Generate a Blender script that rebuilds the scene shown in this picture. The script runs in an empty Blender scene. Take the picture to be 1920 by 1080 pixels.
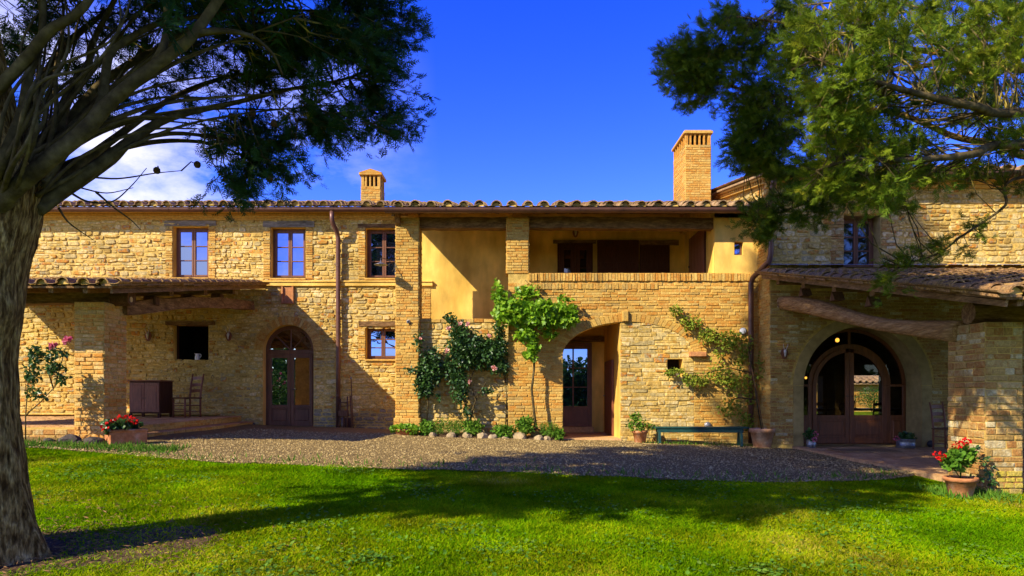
import bpy, bmesh, math, random
import numpy as np
from mathutils import Vector, Matrix, geometry

rng = random.Random(11)
nr = np.random.default_rng(11)
R = math.radians
scene = bpy.context.scene
col = scene.collection

# ------------------------------------------------------------------ camera, sky, sun, exposure
FPX, HY, EYE = 1280.0, 735.0, 1.6       # 24 mm shift lens on a 1920 px wide frame, eye level 1.6 m
cam_d = bpy.data.cameras.new('camera')
cam_d.sensor_width = 36.0
cam_d.lens = 24.0
cam_d.shift_y = (HY - 540.0) / 1920.0
cam_d.clip_end = 3000
cam_d.clip_start = 0.05
cam = bpy.data.objects.new('camera', cam_d)
cam.location = (0, 0, EYE)
cam.rotation_euler = (R(90), 0, 0)
col.objects.link(cam)
scene.camera = cam

SUN_AZ, SUN_EL = R(52), R(34)           # light travels towards +X and +Y
sun_d = bpy.data.lights.new('sun', 'SUN')
sun_d.energy = 3.8
sun_d.angle = R(0.5)
sun_d.color = (1.0, 0.88, 0.68)
sun = bpy.data.objects.new('sun', sun_d)
ldir = Vector((math.sin(SUN_AZ) * math.cos(SUN_EL), math.cos(SUN_AZ) * math.cos(SUN_EL), -math.sin(SUN_EL)))
sun.rotation_euler = ldir.to_track_quat('-Z', 'Y').to_euler()
sun.location = (-20, -15, 20)
col.objects.link(sun)

world = bpy.data.worlds.new('World')
scene.world = world
world.use_nodes = True
nt = world.node_tree
nt.nodes.clear()
def wn(t, **kw):
    n = nt.nodes.new(t)
    for k, v in kw.items():
        setattr(n, k, v)
    return n
sky = wn('ShaderNodeTexSky', sky_type='NISHITA', sun_disc=False, sun_elevation=SUN_EL, sun_rotation=R(232),
         altitude=300, air_density=1.0, dust_density=0.3, ozone_density=6.0)
hs = wn('ShaderNodeHueSaturation')
hs.inputs['Hue'].default_value = 0.537
hs.inputs['Saturation'].default_value = 1.28
hs.inputs['Value'].default_value = 1.4
tc = wn('ShaderNodeTexCoord')
mp = wn('ShaderNodeMapping')
mp.inputs['Location'].default_value = (3.7, 1.2, 0.4)
mp.inputs['Scale'].default_value = (1.0, 1.0, 2.2)
nz = wn('ShaderNodeTexNoise')
nz.inputs['Scale'].default_value = 3.3
nz.inputs['Detail'].default_value = 9
nz.inputs['Roughness'].default_value = 0.6
rampn = wn('ShaderNodeValToRGB')
rampn.color_ramp.elements[0].position = 0.47
rampn.color_ramp.elements[1].position = 0.62
sep = wn('ShaderNodeSeparateXYZ')
el = wn('ShaderNodeMapRange')
el.inputs['From Min'].default_value = 0.52
el.inputs['From Max'].default_value = 0.30
west = wn('ShaderNodeMapRange')     # broken clouds west and south, north-east clear; unseen rear ones strengthened to fill shade
west.inputs['From Min'].default_value = -0.10
west.inputs['From Max'].default_value = -0.62
sxy = wn('ShaderNodeMath', operation='MULTIPLY_ADD')
sxy.inputs[1].default_value = 0.9
mulw = wn('ShaderNodeMath', operation='MULTIPLY')
mulm = wn('ShaderNodeMath', operation='MULTIPLY')
mixc = wn('ShaderNodeMix', data_type='RGBA')
mixc.inputs[7].default_value = (6.2, 5.8, 5.4, 1)
bgn = wn('ShaderNodeBackground')
bgn.inputs['Strength'].default_value = 0.115
won = wn('ShaderNodeOutputWorld')
L = nt.links.new
L(sky.outputs[0], hs.inputs['Color'])
L(tc.outputs['Generated'], mp.inputs['Vector'])
L(mp.outputs[0], nz.inputs['Vector'])
L(nz.outputs[0], rampn.inputs[0])
L(tc.outputs['Generated'], sep.inputs[0])
L(sep.outputs['Z'], el.inputs['Value'])
L(rampn.outputs[0], mulm.inputs[0])
L(el.outputs[0], mulw.inputs[0])
ymin = wn('ShaderNodeMath', operation='MINIMUM')
ymin.inputs[1].default_value = 0.0
L(sep.outputs['Y'], ymin.inputs[0])
L(ymin.outputs[0], sxy.inputs[0])
L(sep.outputs['X'], sxy.inputs[2])
L(sxy.outputs[0], west.inputs['Value'])
L(west.outputs[0], mulw.inputs[1])
L(mulw.outputs[0], mulm.inputs[1])
L(mulm.outputs[0], mixc.inputs[0])
L(hs.outputs[0], mixc.inputs[6])
L(mixc.outputs[2], bgn.inputs['Color'])
L(bgn.outputs[0], won.inputs['Surface'])

vs = scene.view_settings
vs.view_transform = 'Standard'
vs.look = 'None'
vs.exposure = 1.18
vs.gamma = 1.0
vs.use_curve_mapping = False
scene.cycles.max_bounces = 8
scene.cycles.transparent_max_bounces = 12
scene.cycles.use_denoising = True

# ------------------------------------------------------------------ helpers
def U(x, Y): return (x - 960.0) * Y / FPX         # photograph column -> metres across at depth Y
def V(y, Y): return EYE + (HY - y) * Y / FPX      # photograph row -> height at depth Y

ORG = {}
def link(o, parent=None):
    col.objects.link(o)
    if parent is not None:
        o.parent = parent
        ORG[o.name] = ORG.get(parent.name, Vector((0, 0, 0)))
    return o
def thing(name, label, cat, loc=(0, 0, 0), rz=0.0, group=None, rot=None, scale=1.0):
    o = bpy.data.objects.new(name, None)
    o.empty_display_size = 0.2
    col.objects.link(o)
    o.location = loc
    o.rotation_euler = rot if rot else (0, 0, rz)
    o.scale = (scale,) * 3
    o['label'] = label
    o['category'] = cat
    if group: o['group'] = group
    ORG[o.name] = Vector(loc)
    return o
def tag(o, label=None, cat=None, group=None, kind=None):
    if label: o['label'] = label
    if cat: o['category'] = cat
    if group: o['group'] = group
    if kind: o['kind'] = kind
    return o

def np_mesh(name, verts, loops, starts, rnd=None, smooth=False):
    me = bpy.data.meshes.new(name)
    verts = np.asarray(verts, dtype=np.float32).reshape(-1, 3)
    loops = np.asarray(loops, dtype=np.int32)
    starts = np.asarray(starts, dtype=np.int32)
    me.vertices.add(len(verts))
    me.vertices.foreach_set('co', verts.ravel())
    me.loops.add(len(loops))
    me.loops.foreach_set('vertex_index', loops)
    me.polygons.add(len(starts))
    me.polygons.foreach_set('loop_start', starts)
    me.update(calc_edges=True)
    me.polygons.foreach_set('use_smooth', np.full(len(starts), bool(smooth), dtype=bool))
    if rnd is not None:
        a = me.attributes.new('rnd', 'FLOAT', 'FACE')
        a.data.foreach_set('value', np.asarray(rnd, dtype=np.float32))
    return me

class MB:
    def __init__(s):
        s.v = []; s.f = []; s.r = []; s.cur = 0.0
    def add(s, vs_, fs):
        b = len(s.v)
        s.v.extend([tuple(p) for p in vs_])
        for f in fs:
            s.f.append([i + b for i in f]); s.r.append(s.cur)
        return s
    def box(s, x0, x1, y0, y1, z0, z1, m=None):
        p = [(x0, y0, z0), (x1, y0, z0), (x1, y1, z0), (x0, y1, z0), (x0, y0, z1), (x1, y0, z1), (x1, y1, z1), (x0, y1, z1)]
        if m is not None: p = [tuple(m @ Vector(q)) for q in p]
        return s.add(p, [(3, 2, 1, 0), (4, 5, 6, 7), (0, 1, 5, 4), (1, 2, 6, 5), (2, 3, 7, 6), (3, 0, 4, 7)])
    def bbox(s, x0, x1, y0, y1, z0, z1, b=0.01, m=None):
        # box with chamfered edges
        x0, x1, y0, y1, z0, z1 = min(x0, x1), max(x0, x1), min(y0, y1), max(y0, y1), min(z0, z1), max(z0, z1)
        b = min(b, (x1 - x0) * .45, (y1 - y0) * .45, (z1 - z0) * .45)
        P = []
        xs, ys, zs = (x0, x1), (y0, y1), (z0, z1)
        for i in (0, 1):
            for j in (0, 1):
                for k in (0, 1):
                    sx, sy, sz = (1 - 2 * i) * b, (1 - 2 * j) * b, (1 - 2 * k) * b
                    P.append((xs[i], ys[j] + sy, zs[k] + sz)); P.append((xs[i] + sx, ys[j], zs[k] + sz)); P.append((xs[i] + sx, ys[j] + sy, zs[k]))
        if m is not None: P = [tuple(m @ Vector(q)) for q in P]
        def id_(i, j, k, a): return (i * 4 + j * 2 + k) * 3 + a
        F = []
        for i in (0, 1):
            F.append([id_(i, 0, 0, 0), id_(i, 1, 0, 0), id_(i, 1, 1, 0), id_(i, 0, 1, 0)])
            F.append([id_(0, i, 0, 1), id_(1, i, 0, 1), id_(1, i, 1, 1), id_(0, i, 1, 1)])
            F.append([id_(0, 0, i, 2), id_(1, 0, i, 2), id_(1, 1, i, 2), id_(0, 1, i, 2)])
        for i in (0, 1):
            for j in (0, 1):
                F.append([id_(i, j, 0, 0), id_(i, j, 1, 0), id_(i, j, 1, 1), id_(i, j, 0, 1)])
                F.append([id_(i, 0, j, 0), id_(i, 1, j, 0), id_(i, 1, j, 2), id_(i, 0, j, 2)])
                F.append([id_(0, i, j, 1), id_(1, i, j, 1), id_(1, i, j, 2), id_(0, i, j, 2)])
                for k in (0, 1):
                    F.append([id_(i, j, k, 0), id_(i, j, k, 1), id_(i, j, k, 2)])
        return s.add(P, F)
    def tube(s, pts, rad, n=8, cap=True, jit=0.0, ph=0.0):
        pts = [Vector(p) for p in pts]
        if not hasattr(rad, '__len__'): rad = [rad] * len(pts)
        b = len(s.v)
        up = Vector((0, 0, 1))
        prev = None
        for i, p in enumerate(pts):
            t = (pts[min(i + 1, len(pts) - 1)] - pts[max(i - 1, 0)])
            if t.length < 1e-9: t = Vector((0, 0, 1))
            t.normalize()
            if prev is None:
                a = t.cross(up) if abs(t.z) < .95 else t.cross(Vector((1, 0, 0)))
                a.normalize()
            else:
                a = prev - t * prev.dot(t)
                if a.length < 1e-6: a = t.cross(up)
                a.normalize()
            prev = a
            c = t.cross(a)
            for k in range(n):
                an = 2 * math.pi * k / n + ph
                rr = rad[i] * (1 + (rng.uniform(-jit, jit) if jit else 0))
                s.v.append(tuple(p + (a * math.cos(an) + c * math.sin(an)) * rr))
        for i in range(len(pts) - 1):
            for k in range(n):
                k2 = (k + 1) % n
                s.f.append([b + i * n + k, b + i * n + k2, b + (i + 1) * n + k2, b + (i + 1) * n + k]); s.r.append(s.cur)
        if cap and n > 2:
            s.f.append([b + k for k in range(n)][::-1]); s.r.append(s.cur)
            e = b + (len(pts) - 1) * n
            s.f.append([e + k for k in range(n)]); s.r.append(s.cur)
        return s
    def lathe(s, prof, n=24, c=(0, 0, 0), wob=0.0):
        b = len(s.v)
        for (r, z) in prof:
            for k in range(n):
                a = 2 * math.pi * k / n
                s.v.append((c[0] + r * math.cos(a), c[1] + r * math.sin(a), c[2] + z))
        for i in range(len(prof) - 1):
            for k in range(n):
                k2 = (k + 1) % n
                s.f.append([b + i * n + k, b + i * n + k2, b + (i + 1) * n + k2, b + (i + 1) * n + k]); s.r.append(s.cur)
        if prof[0][0] > 1e-4:
            s.f.append([b + k for k in range(n)][::-1]); s.r.append(s.cur)
        if prof[-1][0] > 1e-4:
            e = b + (len(prof) - 1) * n
            s.f.append([e + k for k in range(n)]); s.r.append(s.cur)
        return s
    def prism(s, poly, fn, d0, d1):
        # poly of (u,v); fn(u,v,d) -> point
        n = len(poly)
        P = [fn(u, v, d0) for u, v in poly] + [fn(u, v, d1) for u, v in poly]
        F = [list(range(n)), list(range(2 * n - 1, n - 1, -1))]
        for k in range(n):
            k2 = (k + 1) % n
            F.append([k, k + n, k2 + n, k2])
        return s.add(P, F)
    def build(s, name, mat, parent=None, smooth=False, local=False):
        vv = np.array(s.v, dtype=np.float32).reshape(-1, 3)
        if parent is not None and not local:
            vv = vv - np.array(ORG.get(parent.name, Vector((0, 0, 0))), dtype=np.float32)
        loops, starts, c = [], [], 0
        for f in s.f:
            starts.append(c); loops.extend(f); c += len(f)
        me = np_mesh(name, vv, loops, starts, s.r, smooth)
        if mat: me.materials.append(mat)
        return link(bpy.data.objects.new(name, me), parent)

# ------------------------------------------------------------------ materials
def srgb(r, g, b):
    f = lambda c: ((c / 255) / 12.92 if c / 255 <= .04045 else ((c / 255 + .055) / 1.055) ** 2.4)
    return (f(r), f(g), f(b), 1)
MATS = {}
def mat(name, stops, rnd=0.0, scale=10.0, nmix=0.35, bump=0.3, bscale=30.0, rough=0.85, spec=0.06, big=0.0, stretch=(1, 1, 1),
        metal=0.0, trans=0.0, bdist=0.02, interp='LINEAR', coat=0.0):
    """stops: list of (pos, (r,g,b)) linear colours. rnd: share of the piece's own random number in picking the colour."""
    m = bpy.data.materials.new(name)
    m.use_nodes = True
    t = m.node_tree
    t.nodes.clear()
    N = lambda ty: t.nodes.new(ty)
    K = t.links.new
    out = N('ShaderNodeOutputMaterial'); bs = N('ShaderNodeBsdfPrincipled')
    geo = N('ShaderNodeNewGeometry')
    mpn = N('ShaderNodeMapping'); mpn.inputs['Scale'].default_value = stretch
    K(geo.outputs['Position'], mpn.inputs['Vector'])
    n1 = N('ShaderNodeTexNoise'); n1.inputs['Scale'].default_value = scale; n1.inputs['Detail'].default_value = 6
    K(mpn.outputs[0], n1.inputs['Vector'])
    ramp = N('ShaderNodeValToRGB')
    cr = ramp.color_ramp; cr.interpolation = interp
    while len(cr.elements) < len(stops): cr.elements.new(0.5)
    for e, (p, c) in zip(cr.elements, stops):
        e.position = p; e.color = (c[0], c[1], c[2], 1)
    nfac = N('ShaderNodeMapRange')
    nfac.inputs['From Min'].default_value = 0.3; nfac.inputs['From Max'].default_value = 0.7
    K(n1.outputs[0], nfac.inputs['Value'])
    src = nfac.outputs[0]
    if rnd > 0:
        oi = N('ShaderNodeObjectInfo'); at = N('ShaderNodeAttribute'); at.attribute_name = 'rnd'
        ad = N('ShaderNodeMath'); ad.operation = 'ADD'
        K(oi.outputs['Random'], ad.inputs[0]); K(at.outputs['Fac'], ad.inputs[1])
        fr = N('ShaderNodeMath'); fr.operation = 'FRACT'
        K(ad.outputs[0], fr.inputs[0])
        mx = N('ShaderNodeMix'); mx.inputs[0].default_value = 1 - rnd
        K(fr.outputs[0], mx.inputs[2]); K(nfac.outputs[0], mx.inputs[3])
        src = mx.outputs[0]
    K(src, ramp.inputs[0])
    # value breakup
    n2 = N('ShaderNodeTexNoise'); n2.inputs['Scale'].default_value = scale * 3.1; n2.inputs['Detail'].default_value = 4
    K(mpn.outputs[0], n2.inputs['Vector'])
    mr = N('ShaderNodeMapRange'); mr.inputs['From Min'].default_value = .25; mr.inputs['From Max'].default_value = .75
    mr.inputs['To Min'].default_value = 1 - nmix; mr.inputs['To Max'].default_value = 1 + nmix * .6
    K(n2.outputs[0], mr.inputs['Value'])
    mul = N('ShaderNodeMix'); mul.data_type = 'RGBA'; mul.blend_type = 'MULTIPLY'; mul.inputs[0].default_value = 1
    K(ramp.outputs[0], mul.inputs[6]); K(mr.outputs[0], mul.inputs[7])
    cout = mul.outputs[2]
    if big > 0:
        n3 = N('ShaderNodeTexNoise'); n3.inputs['Scale'].default_value = 0.9; n3.inputs['Detail'].default_value = 5
        K(geo.outputs['Position'], n3.inputs['Vector'])
        mr3 = N('ShaderNodeMapRange'); mr3.inputs['From Min'].default_value = .3; mr3.inputs['From Max'].default_value = .7
        mr3.inputs['To Min'].default_value = 1 - big; mr3.inputs['To Max'].default_value = 1 + big * .5
        K(n3.outputs[0], mr3.inputs['Value'])
        mul2 = N('ShaderNodeMix'); mul2.data_type = 'RGBA'; mul2.blend_type = 'MULTIPLY'; mul2.inputs[0].default_value = 1
        K(cout, mul2.inputs[6]); K(mr3.outputs[0], mul2.inputs[7])
        cout = mul2.outputs[2]
    K(cout, bs.inputs['Base Color'])
    bs.inputs['Roughness'].default_value = rough
    bs.inputs['Specular IOR Level'].default_value = spec
    bs.inputs['Metallic'].default_value = metal
    bs.inputs['Coat Weight'].default_value = coat
    if bump > 0:
        nb = N('ShaderNodeTexNoise'); nb.inputs['Scale'].default_value = bscale; nb.inputs['Detail'].default_value = 5
        K(mpn.outputs[0], nb.inputs['Vector'])
        bp = N('ShaderNodeBump'); bp.inputs['Strength'].default_value = bump; bp.inputs['Distance'].default_value = bdist
        K(nb.outputs[0], bp.inputs['Height']); K(bp.outputs[0], bs.inputs['Normal'])
    sh = bs.outputs[0]
    if trans > 0:
        tl = N('ShaderNodeBsdfTranslucent'); K(cout, tl.inputs['Color'])
        ms = N('ShaderNodeMixShader'); ms.inputs[0].default_value = trans
        K(bs.outputs[0], ms.inputs[1]); K(tl.outputs[0], ms.inputs[2])
        sh = ms.outputs[0]
    K(sh, out.inputs['Surface'])
    MATS[name] = m
    return m
def glass(name, refl, tint, see=False, rough=0.0, wavy=0.0, tintg=(.95, .95, .95, 1)):
    m = bpy.data.materials.new(name); m.use_nodes = True
    t = m.node_tree; t.nodes.clear()
    N = lambda ty: t.nodes.new(ty); K = t.links.new
    out = N('ShaderNodeOutputMaterial')
    gl = N('ShaderNodeBsdfGlossy'); gl.inputs['Roughness'].default_value = rough; gl.inputs['Color'].default_value = tintg
    if wavy:
        g = N('ShaderNodeNewGeometry'); nn = N('ShaderNodeTexNoise'); nn.inputs['Scale'].default_value = 2.5
        K(g.outputs['Position'], nn.inputs['Vector'])
        b = N('ShaderNodeBump'); b.inputs['Strength'].default_value = wavy; b.inputs['Distance'].default_value = .02
        K(nn.outputs[0], b.inputs['Height']); K(b.outputs[0], gl.inputs['Normal'])
    if see:
        o2 = N('ShaderNodeBsdfTransparent'); o2.inputs['Color'].default_value = tint
    else:
        o2 = N('ShaderNodeBsdfDiffuse'); o2.inputs['Color'].default_value = tint
    ms = N('ShaderNodeMixShader'); ms.inputs[0].default_value = refl
    K(o2.outputs[0], ms.inputs[1]); K(gl.outputs[0], ms.inputs[2]); K(ms.outputs[0], out.inputs['Surface'])
    return m

M_mortar = mat('lime_mortar', [(0, (0.5356, 0.36, 0.0858)), (1, (0.6592, 0.46, 0.1254))], scale=4, nmix=.3, bump=.6, bscale=22, big=.2)
M_stone = mat('rubble_stone', [(0, (.34, .22, .06)), (.12, (.54, .35, .085)), (.25, (.72, .53, .18)), (.36, (.56, .36, .075)), (.46, (.66, .50, .19)), (.55, (.46, .36, .15)),
                               (.63, (.62, .42, .10)), (.72, (.76, .60, .27)), (.80, (.52, .32, .065)), (.86, (.56, .22, .035)), (.90, (.36, .31, .17)), (.95, (.64, .46, .14)), (1, (.30, .25, .15))],
              rnd=.80, scale=7, nmix=.42, bump=.6, bscale=26, big=.24)
M_brick = mat('old_brick', [(0, (0.515, 0.29, 0.0594)), (.2, (0.618, 0.39, 0.0924)), (.4, (0.5356, 0.26, 0.0462)), (.55, (0.6386, 0.44, 0.1188)), (.7, (0.5047, 0.21, 0.033)), (.8, (0.5974, 0.37, 0.0792)),
                            (.9, (0.412, 0.27, 0.0858)), (1, (0.618, 0.42, 0.1056))], rnd=.85, scale=14, nmix=.3, bump=.5, bscale=40, big=.2)
M_brickd = mat('weathered_brick', [(0, (0.357, 0.2156, 0.063)), (.2, (0.483, 0.3136, 0.091)), (.4, (0.399, 0.1862, 0.049)), (.55, (0.525, 0.3822, 0.14)), (.68, (0.378, 0.1666, 0.042)), (.8, (0.462, 0.3234, 0.119)),
                            (.9, (0.63, 0.5292, 0.28)), (1, (0.441, 0.294, 0.091))], rnd=.85, scale=14, nmix=.35, bump=.5, bscale=40, big=.25)
M_plaster = mat('ochre_plaster', [(0, (0.6922, 0.4176, 0.07623)), (.5, (0.791, 0.4988, 0.104)), (1, (0.8652, 0.5684, 0.1386))], scale=1.1, nmix=.22, bump=.3, bscale=24, big=.30, stretch=(1.6, 1.6, .6))
M_stoneg = mat('damp_plinth_stone', [(0, (.22, .17, .08)), (.3, (.36, .28, .13)), (.5, (.28, .24, .15)), (.7, (.46, .34, .14)), (.85, (.24, .21, .15)), (1, (.42, .27, .09))], rnd=.75, scale=8, nmix=.5, bump=.6, bscale=26, big=.3)
M_brickp = mat('pillar_brick', [(0, (.66, .34, .07)), (.2, (.70, .46, .14)), (.35, (.60, .25, .04)), (.5, (.74, .52, .19)), (.65, (.62, .28, .05)), (.8, (.70, .42, .11)), (.9, (.50, .34, .13)), (1, (.72, .48, .15))], rnd=.85, scale=14, nmix=.3, bump=.5, bscale=40, big=.2)
M_archb = mat('smooth_arch_render', [(0, (0.34, 0.24, 0.084)), (1, (0.46, 0.3264, 0.119))], scale=2.5, nmix=.25, bump=.3, bscale=30, big=.25)
M_doord = mat('dark_door_wood', [(0, (0.144, 0.04698, 0.0143)), (1, (0.252, 0.08221, 0.02431))], scale=6, nmix=.25, bump=.1, bscale=60, rough=.45, spec=.4, stretch=(2.4, 1.958, 0.286))
M_cornice = mat('cornice_brick', [(0, (0.5356, 0.3, 0.0594)), (1, (0.6386, 0.4, 0.099))], rnd=.5, scale=6, nmix=.3, bump=.3)
M_frame = mat('window_wood', [(0, (.13, .050, .020)), (1, (.20, .080, .034))], scale=6, nmix=.25, bump=.1, bscale=60, rough=.5, spec=.4, stretch=(1, 1, .2))
M_darkwood = mat('dark_shutter_wood', [(0, (.055, .022, .012)), (1, (.095, .038, .02))], scale=8, nmix=.35, bump=.2, bscale=50, rough=.55, stretch=(6, 6, .4))
M_beam = mat('weathered_beam', [(0, (0.1495, 0.08, 0.03)), (.5, (0.2415, 0.135, 0.0525)), (1, (0.345, 0.2, 0.0825))], scale=7, nmix=.5, bump=.7, bscale=16, rough=.8, stretch=(3.45, 0.5, 2.25))
M_beamx = mat('weathered_lintel', [(0, (0.115, 0.06, 0.024)), (.5, (0.1955, 0.11, 0.045)), (1, (0.299, 0.18, 0.075))], scale=7, nmix=.5, bump=.6, bscale=16, rough=.8, stretch=(0.575, 3, 2.25))
M_greylintel = mat('silvered_lintel', [(0, (.16, .13, .09)), (.5, (.26, .21, .15)), (1, (.36, .30, .22))], scale=7, nmix=.5, bump=.6, bscale=16, stretch=(.5, 3, 3))
M_log = mat('grey_log', [(0, (0.252, 0.135, 0.04388)), (.5, (0.4032, 0.2268, 0.081)), (1, (0.5292, 0.324, 0.1283))], scale=6, nmix=.55, bump=.9, bscale=13, rough=.85, stretch=(4, .35, 4), bdist=.03)
M_tile = mat('roof_tile', [(0, (.30, .17, .08)), (.25, (.42, .27, .12)), (.45, (.34, .22, .12)), (.65, (.50, .34, .15)), (.82, (.24, .16, .10)), (1, (.46, .24, .10))],
             rnd=.6, scale=12, nmix=.55, bump=.5, bscale=45, big=.2)
M_tiled = mat('mossy_roof_tile', [(0, (0.224, 0.125, 0.054)), (.25, (0.378, 0.2125, 0.081)), (.5, (0.28, 0.175, 0.081)), (.7, (0.504, 0.3, 0.09)), (.85, (0.182, 0.125, 0.072)), (1, (0.56, 0.25, 0.081))],
             rnd=.6, scale=12, nmix=.6, bump=.5, bscale=45, big=.2)
M_soffit = mat('terracotta_soffit', [(0, (.42, .17, .06)), (1, (.52, .24, .09))], scale=4, nmix=.3, bump=.2)
M_gutter = mat('copper_gutter', [(0, (.12, .055, .035)), (1, (.17, .075, .048))], scale=3, nmix=.2, bump=0, rough=.42, spec=.5, metal=.25)
M_iron = mat('black_iron', [(0, (.018, .016, .015)), (1, (.04, .034, .03))], scale=20, nmix=.2, bump=.15, rough=.55, spec=.5)
M_terra = mat('terracotta_pot', [(0, (.40, .15, .05)), (.6, (.50, .21, .08)), (1, (.56, .32, .18))], scale=7, nmix=.3, bump=.2, bscale=40, big=.1)
M_terrapale = mat('chalky_terracotta', [(0, (0.462, 0.19, 0.072)), (.5, (0.55, 0.3, 0.152)), (1, (0.638, 0.47, 0.304))], scale=5, nmix=.3, bump=.2, bscale=40)
M_zinc = mat('zinc_metal', [(0, (.20, .20, .20)), (1, (.34, .33, .32))], scale=8, nmix=.3, bump=.05, rough=.4, metal=.7)
M_greenp = mat('green_paint', [(0, (.008, .045, .035)), (1, (.014, .070, .052))], scale=9, nmix=.3, bump=.12, bscale=50, rough=.45, spec=.45)
M_redwood = mat('reddish_wood', [(0, (0.1725, 0.055, 0.024)), (1, (0.276, 0.095, 0.04))], scale=9, nmix=.35, bump=.15, bscale=40, rough=.5, spec=.4, stretch=(3.45, 3, 0.32))
M_oldwood = mat('old_brown_wood', [(0, (.10, .05, .025)), (1, (.19, .10, .05))], scale=9, nmix=.4, bump=.3, bscale=40, stretch=(3, 3, .5))
M_white = mat('white_ceramic', [(0, (.72, .70, .64)), (1, (.80, .78, .72))], scale=4, nmix=.06, bump=0, rough=.3, spec=.5)
M_bone = mat('bleached_bone', [(0, (.52, .46, .36)), (1, (.66, .60, .50))], scale=20, nmix=.2, bump=.2)
M_bark = mat('cypress_bark', [(0, (0.06035, 0.02958, 0.006788)), (.35, (0.1709, 0.09339, 0.02375)), (.6, (0.322, 0.1945, 0.05431)), (1, (0.5634, 0.3736, 0.1222))], scale=12, nmix=.65, bump=1.0, bscale=12, rough=.95, stretch=(2.6, 2.6, .6), bdist=.07)
M_limb = mat('limb_bark', [(0, (.05, .036, .016)), (.5, (.09, .066, .026)), (1, (.15, .115, .05))], scale=7, nmix=.4, bump=.6, bscale=24, rough=.9)
M_twig = mat('lichen_twig', [(0, (.06, .046, .022)), (.6, (.12, .09, .035)), (.8, (.30, .23, .05)), (1, (.42, .32, .05))], scale=5, nmix=.4, bump=0, rough=.9)
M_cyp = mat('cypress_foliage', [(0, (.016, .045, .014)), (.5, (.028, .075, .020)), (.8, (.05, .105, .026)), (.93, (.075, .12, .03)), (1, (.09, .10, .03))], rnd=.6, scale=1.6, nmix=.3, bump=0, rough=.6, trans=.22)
M_cyp2 = mat('cypress_foliage_sunny', [(0, (0.05488, 0.105, 0.00864)), (.35, (0.1122, 0.1838, 0.01152)), (.7, (0.2121, 0.2713, 0.01498)), (.93, (0.3244, 0.315, 0.01728)), (.965, (0.7485, 0.245, 0.01728)), (1, (0.8981, 0.2975, 0.02304))], rnd=.6, scale=1.3, nmix=.3, bump=0, rough=.6, trans=.3)  # brighter, yellower copy of the foliage colour: sunlight put into the tone
M_rose = mat('rose_leaf', [(0, (0.02277, 0.06842, 0.016)), (.5, (0.0414, 0.1075, 0.0208)), (1, (0.07762, 0.1662, 0.028))], rnd=.7, scale=3, nmix=.25, bump=0, rough=.4, spec=.5, trans=.25)
M_vine = mat('vine_leaf', [(0, (0.1087, 0.2612, 0.012)), (.5, (0.2018, 0.3987, 0.015)), (.85, (0.3105, 0.495, 0.02)), (1, (0.4347, 0.55, 0.04))], rnd=.7, scale=3, nmix=.25, bump=0, rough=.45, spec=.4, trans=.4)
M_creep = mat('climber_leaf', [(0, (0.117, 0.1874, 0.02)), (.4, (0.2144, 0.3, 0.03)), (.75, (0.3314, 0.375, 0.04)), (.9, (0.507, 0.45, 0.06)), (1, (0.585, 0.225, 0.04))], rnd=.75, scale=3, nmix=.25, bump=0, rough=.5, trans=.3)
M_herb = mat('herb_leaf', [(0, (0.0575, 0.1495, 0.015)), (.6, (0.115, 0.253, 0.02)), (1, (0.23, 0.322, 0.04))], rnd=.7, scale=3, nmix=.25, bump=0, rough=.5, trans=.3)
M_hedge = mat('garden_bush_leaf', [(0, (.03, .09, .015)), (1, (.09, .20, .03))], rnd=.7, scale=3, nmix=.25, bump=0, rough=.5, trans=.35)
M_red = mat('red_petal', [(0, (.55, .010, .008)), (1, (.75, .025, .02))], rnd=.6, scale=8, nmix=.1, bump=0, rough=.5, trans=.3)
M_pink = mat('pink_petal', [(0, (.75, .28, .25)), (.5, (.80, .45, .36)), (1, (.82, .60, .50))], rnd=.7, scale=8, nmix=.1, bump=0, rough=.5, trans=.3)
M_mag = mat('magenta_petal', [(0, (.50, .06, .14)), (1, (.68, .22, .28))], rnd=.7, scale=8, nmix=.1, bump=0, rough=.5, trans=.3)
M_grass = mat('grass_blade', [(0, (.05, .15, .001)), (.22, (.095, .25, .0015)), (.42, (.16, .32, .002)), (.60, (.26, .37, .003)), (.76, (.40, .41, .006)), (.90, (.48, .40, .04)), (1, (.50, .38, .10))],
              rnd=.42, scale=.55, nmix=.55, bump=0, rough=.8, spec=0.0, trans=.35)
M_soil = mat('lawn_soil', [(0, (0.075, 0.136, 0.0018)), (.5, (0.125, 0.192, 0.0024)), (1, (0.175, 0.224, 0.006))], scale=3, nmix=.5, bump=.6, bscale=60)
M_earth = mat('brown_earth', [(0, (.07, .04, .02)), (1, (.16, .10, .05))], scale=9, nmix=.5, bump=.7, bscale=40)
M_gravel = mat('gravel_bed', [(0, (0.1452, 0.1002, 0.03502)), (.5, (0.2516, 0.1742, 0.06128)), (1, (0.3677, 0.2613, 0.09633))], scale=28, nmix=.55, bump=.9, bscale=60, big=.12, bdist=.03)
M_pebble = mat('pebble', [(0, (0.1411, 0.1, 0.03907)), (.4, (0.2621, 0.1818, 0.06432)), (.7, (0.383, 0.2727, 0.1011)), (.9, (0.504, 0.3817, 0.1471)), (1, (0.2016, 0.1636, 0.07813))], rnd=.9, scale=30, nmix=.2, bump=0)
M_pave = mat('terracotta_paver', [(0, (0.4158, 0.2205, 0.0864)), (.5, (0.5313, 0.3045, 0.1224)), (1, (0.6237, 0.399, 0.1728))], rnd=.7, scale=6, nmix=.3, bump=.25, bscale=50, big=.15)
M_rock = mat('garden_rock', [(0, (0.24, 0.1776, 0.09)), (.5, (0.368, 0.2812, 0.15)), (1, (0.448, 0.3552, 0.198))], rnd=.5, scale=6, nmix=.35, bump=.7, bscale=16)
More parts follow.
